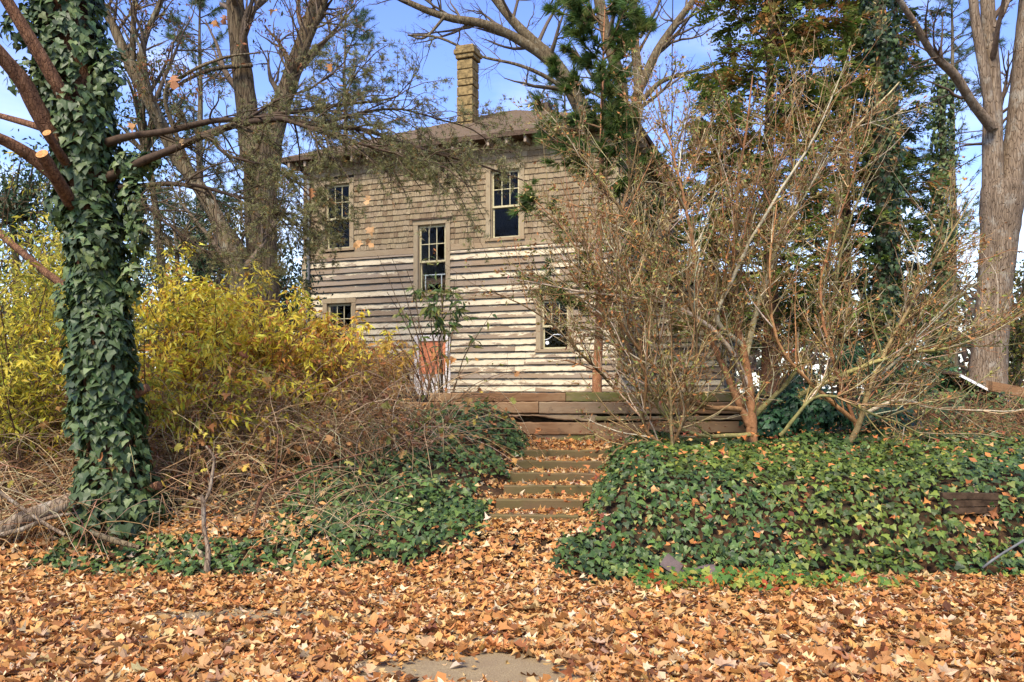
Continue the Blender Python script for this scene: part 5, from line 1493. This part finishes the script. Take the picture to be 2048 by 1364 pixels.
# ================================================================ small things
def log(name, label, pts, m, cat='log', sides=12, cutm=True, jit=0.06, n=12, group=None):
    p, r = limb(pts, n); b = p[0].copy()
    root = tag(obj(name, (lambda A: (tubes(A, [(p, r)], sides, jitter=jit), A)[1])(Acc()).mesh(name, origin=b), m), label, cat, group)
    root.location = b
    if cutm:
        for e, i0, i1 in ((0, 0, 1), (-1, -1, -2)):
            d = unit(p[i0] - p[i1]); u = unit(np.cross(d, UP + V3(0.1, 0, 0))); w = np.cross(d, u); t = np.linspace(0, 2 * PI, 13)[:-1]
            obj('cut_end', Acc().add(p[e] + d * 0.003 - b + r[e] * (np.cos(t)[:, None] * u + np.sin(t)[:, None] * w), [tuple(range(12))]), M['cut'], root)
    return root
log('fallen_log', 'long grey brown log lying in the leaves left of the ivy trunk', [(-80, 1105, 7.0, 30), (10, 1055, 7.05, 30), (80, 1025, 7.1, 32), (160, 1000, 7.2, 34)], M['bark_pale'])
log('fallen_log', 'thin sawn log half buried in leaves before the forked stick', [(462, 1142, 6.75, 16), (500, 1146, 6.7, 17), (540, 1143, 6.65, 17)], M['bark_grey'])
log('fallen_log', 'short dark stick of wood on the leaves near the forked stick', [(305, 1163, 6.6, 9), (335, 1160, 6.55, 11), (362, 1155, 6.5, 8)], M['bark_grey'])
log('fallen_branch', 'slim bare branch lying on the leaves below the ivy trunk', [(148, 1163, 6.6, 7), (190, 1172, 6.5, 8), (235, 1175, 6.45, 7)], M['bark_grey'], 'branch', 8, False)
log('fallen_branch', 'pale mossy branch lying on ivy at the foot of the ivy trunk', [(185, 1065, 7.0, 10), (230, 1082, 6.9, 13), (280, 1095, 6.8, 8)], M['bark_olive'], 'branch', 8, False)
for lab, pts in [('long thin dead branch resting across the fallen log', [(-20, 970, 7.0, 7), (50, 1020, 6.9, 8), (95, 1050, 6.85, 8), (130, 1070, 6.8, 7)]),
                 ('curved grey dead branch above the fallen log', [(-30, 1075, 7.0, 12), (40, 1060, 7.0, 11), (100, 1035, 7.0, 9), (160, 1025, 7.1, 6)])]:
    log('dead_branch', lab, pts, M['bark_pale'], 'branch', 7, False)
b = at(412, 1190, 6.5)
fk = empty('forked_stick', b); tag(fk, 'upright forked bare stick standing in the leaves', 'stick')
for k, pts in enumerate([[(410, 1195, 6.5, 12), (414, 1140, 6.55, 14), (416, 1095, 6.6, 10), (408, 1060, 6.65, 9), (407, 1010, 6.7, 9), (402, 990, 6.7, 7)],
                         [(407, 1008, 6.7, 7), (418, 985, 6.75, 7), (426, 940, 6.8, 6), (428, 915, 6.8, 6), (412, 892, 6.8, 4)]]):
    p, r = limb(pts, 12); a = Acc(); tubes(a, [(p, r)], 9, jitter=0.06); put('stem' if k == 0 else 'fork', a, M['bark_pale'], fk, b)
b = at(508, 1042, 7.3)
fk = empty('crooked_branch', b); tag(fk, 'crooked dead branch propped on the bramble bank', 'branch')
for k, pts in enumerate([[(506, 1048, 7.2, 6), (515, 1010, 7.3, 7), (528, 980, 7.4, 8), (550, 960, 7.5, 6), (600, 945, 7.6, 5), (660, 925, 7.8, 4), (760, 898, 8.0, 3)],
                         [(550, 960, 7.5, 5), (553, 920, 7.5, 4), (556, 870, 7.6, 3)]]):
    p, r = limb(pts, 14); a = Acc(); tubes(a, [(p, r)], 8, jitter=0.06); put('stem' if k == 0 else 'fork', a, M['bark_red'], fk, b)

# slate slabs, plank, pipe at the foot of the bank
def slab(name, label, px, py, d, sx, sy, sz, rot, m, cat, jag=0.15):
    g = np.random.default_rng(int(px)); p = at(px, py, d)
    o = np.array([(-.5, -.5), (0, -.52), (.5, -.45), (.52, 0), (.48, .5), (0, .47), (-.46, .5), (-.5, 0)]) * (1 + g.normal(size=(8, 1)) * jag * 0.4) * np.array([sx, sy])
    V = [(*q, 0) for q in o] + [(*(q * 0.97), sz) for q in o]
    F = [tuple(range(8, 16))]
    ac = Acc().add(V, F); ac.add(np.zeros((0, 3)), np.array([(k, (k + 1) % 8, 8 + (k + 1) % 8, 8 + k) for k in range(8)]) - ac.n)
    ac.add(np.zeros((0, 3)), np.array([tuple(range(7, -1, -1))]) - ac.n)
    ob = obj(name, ac, M[m]); ob.location = p; ob.rotation_euler = rot
    return tag(ob, label, cat)
slab('slate_slab', 'flat mauve slate slab poking from the leaves below the ivy', 1402, 1150, 6.55, 0.30, 0.16, 0.03, (0.35, -0.12, 0.25), 'slate', 'stone')
slab('slate_slab', 'upright mauve slate fragment tucked under the ivy edge', 1344, 1132, 6.62, 0.16, 0.12, 0.03, (0.9, 0.5, -0.5), 'slate', 'stone')
slab('broken_plank', 'weathered broken plank lying in the leaves under the creeping seedlings', 1715, 1172, 6.3, 0.36, 0.09, 0.03, (0.15, 0.05, -0.12), 'timber2', 'plank', 0.1)
p, r = limb([(1965, 1136, 6.5, 5), (2000, 1110, 6.5, 5), (2060, 1074, 6.5, 5), (2120, 1040, 6.5, 5)], 6)
a = Acc(); tubes(a, [(p, r)], 9, cap=True); tag(obj('metal_pipe', a, M['pipe']), 'thin grey metal pipe leaning into the ivy bank', 'pipe')
# rotten boards that show through a hole in the ivy
b = at(1935, 1012, 7.25); bk = empty('bank_boards', b); tag(bk, 'dark rotten boards showing through a gap in the ivy bank', 'boards')
for k in range(3): obj('board', Acc().box((-0.24, -0.05, -0.06 + 0.062 * k), (0.24, -0.02 + 0.01 * k, -0.005 + 0.062 * k)), M['rotten'], bk, None, (0, random.gauss(0, .02), random.gauss(0, .03)))

# collapsed shed on the right
b = gnd(bx(1990, 12.6), 12.6); sh = empty('collapsed_shed', b); tag(sh, 'collapsed dark shed with a tilted roof edge at the foot of the forked tree', 'shed')
def panel(name, p0, p1, depth, th, m):
    p0, p1 = np.asarray(p0), np.asarray(p1); d = V3(0, depth, 0.12 * depth); u = V3(0, 0, th)
    V = np.array([p0, p1, p1 + d, p0 + d, p0 + u, p1 + u, p1 + d + u, p0 + d + u]) - b
    return obj(name, Acc().add(V, [(0,3,2,1),(4,5,6,7),(0,1,5,4),(1,2,6,5),(2,3,7,6),(3,0,4,7)]), M[m], sh)
panel('roof_panel', at(1920, 752, 12.2), at(2090, 840, 12.2), 1.6, 0.05, 'roof')
panel('roof_edge', at(1922, 754, 12.12), at(2090, 841, 12.12), 0.06, 0.04, 'white')
panel('beam', at(1985, 782, 12.0), at(2110, 806, 12.0), 0.16, 0.14, 'timber')
for k, (pa, pb) in enumerate([((1880, 800), (2090, 812)), ((1870, 822), (2090, 830)), ((1880, 842), (2090, 848))]):
    panel('wall_board', at(*pa, 12.45), at(*pb, 12.45), 0.05, 0.12, 'timber')
panel('gap_shade_sheet', at(1860, 865, 12.7), at(2090, 865, 12.7), 0.04, 0.6, 'sheath')  # dark sheet whose colour stands in for the shaded gap under the roof
# grey gable of a shed far beyond
gx, gy = bx(1842, 40), 40.0; b = V3(gx, gy, 1.38)
fs = empty('far_shed', b); tag(fs, 'small grey gabled shed far beyond the right hand shrubs', 'shed')
obj('wall', Acc().add([(-1.5, 0, 0), (1.5, 0, 0), (1.5, 0, 0.9), (0, 0, 1.5), (-1.5, 0, 0.9), (-1.5, 3, 0), (1.5, 3, 0), (1.5, 3, 0.9), (0, 3, 1.5), (-1.5, 3, 0.9)],
                      [(5, 6, 1, 0)]).add(np.zeros((0, 3)), np.array([(1, 6, 7, 2), (5, 0, 4, 9)]) - 10).add(np.zeros((0, 3)), np.array([(0, 1, 2, 3, 4), (9, 8, 7, 6, 5)]) - 10), M['slate'], fs)
a = Acc()
for sx in (-1, 1):
    a.add([(0, -0.15, 1.53), (sx * 1.8, -0.15, 0.81), (sx * 1.8, 3.15, 0.81), (0, 3.15, 1.53), (0, -0.15, 1.61), (sx * 1.8, -0.15, 0.89), (sx * 1.8, 3.15, 0.89), (0, 3.15, 1.61)],
          [(0,3,2,1),(4,5,6,7),(0,1,5,4),(1,2,6,5),(2,3,7,6),(3,0,4,7)])
obj('roof', a, M['pipe'], fs)
# cable that hangs from the trees to the lean-to
p, r = limb([(1346, -40, 20.0, 2.2), (1344, 150, 20.0, 2.2), (1345, 330, 20.2, 2.2), (1352, 505, 20.6, 2.2)], 12)
a = Acc(); tubes(a, [(p, r)], 5); tag(obj('overhead_cable', a, M['sheath']), 'thin dark cable dropping to the lean-to roof', 'cable')
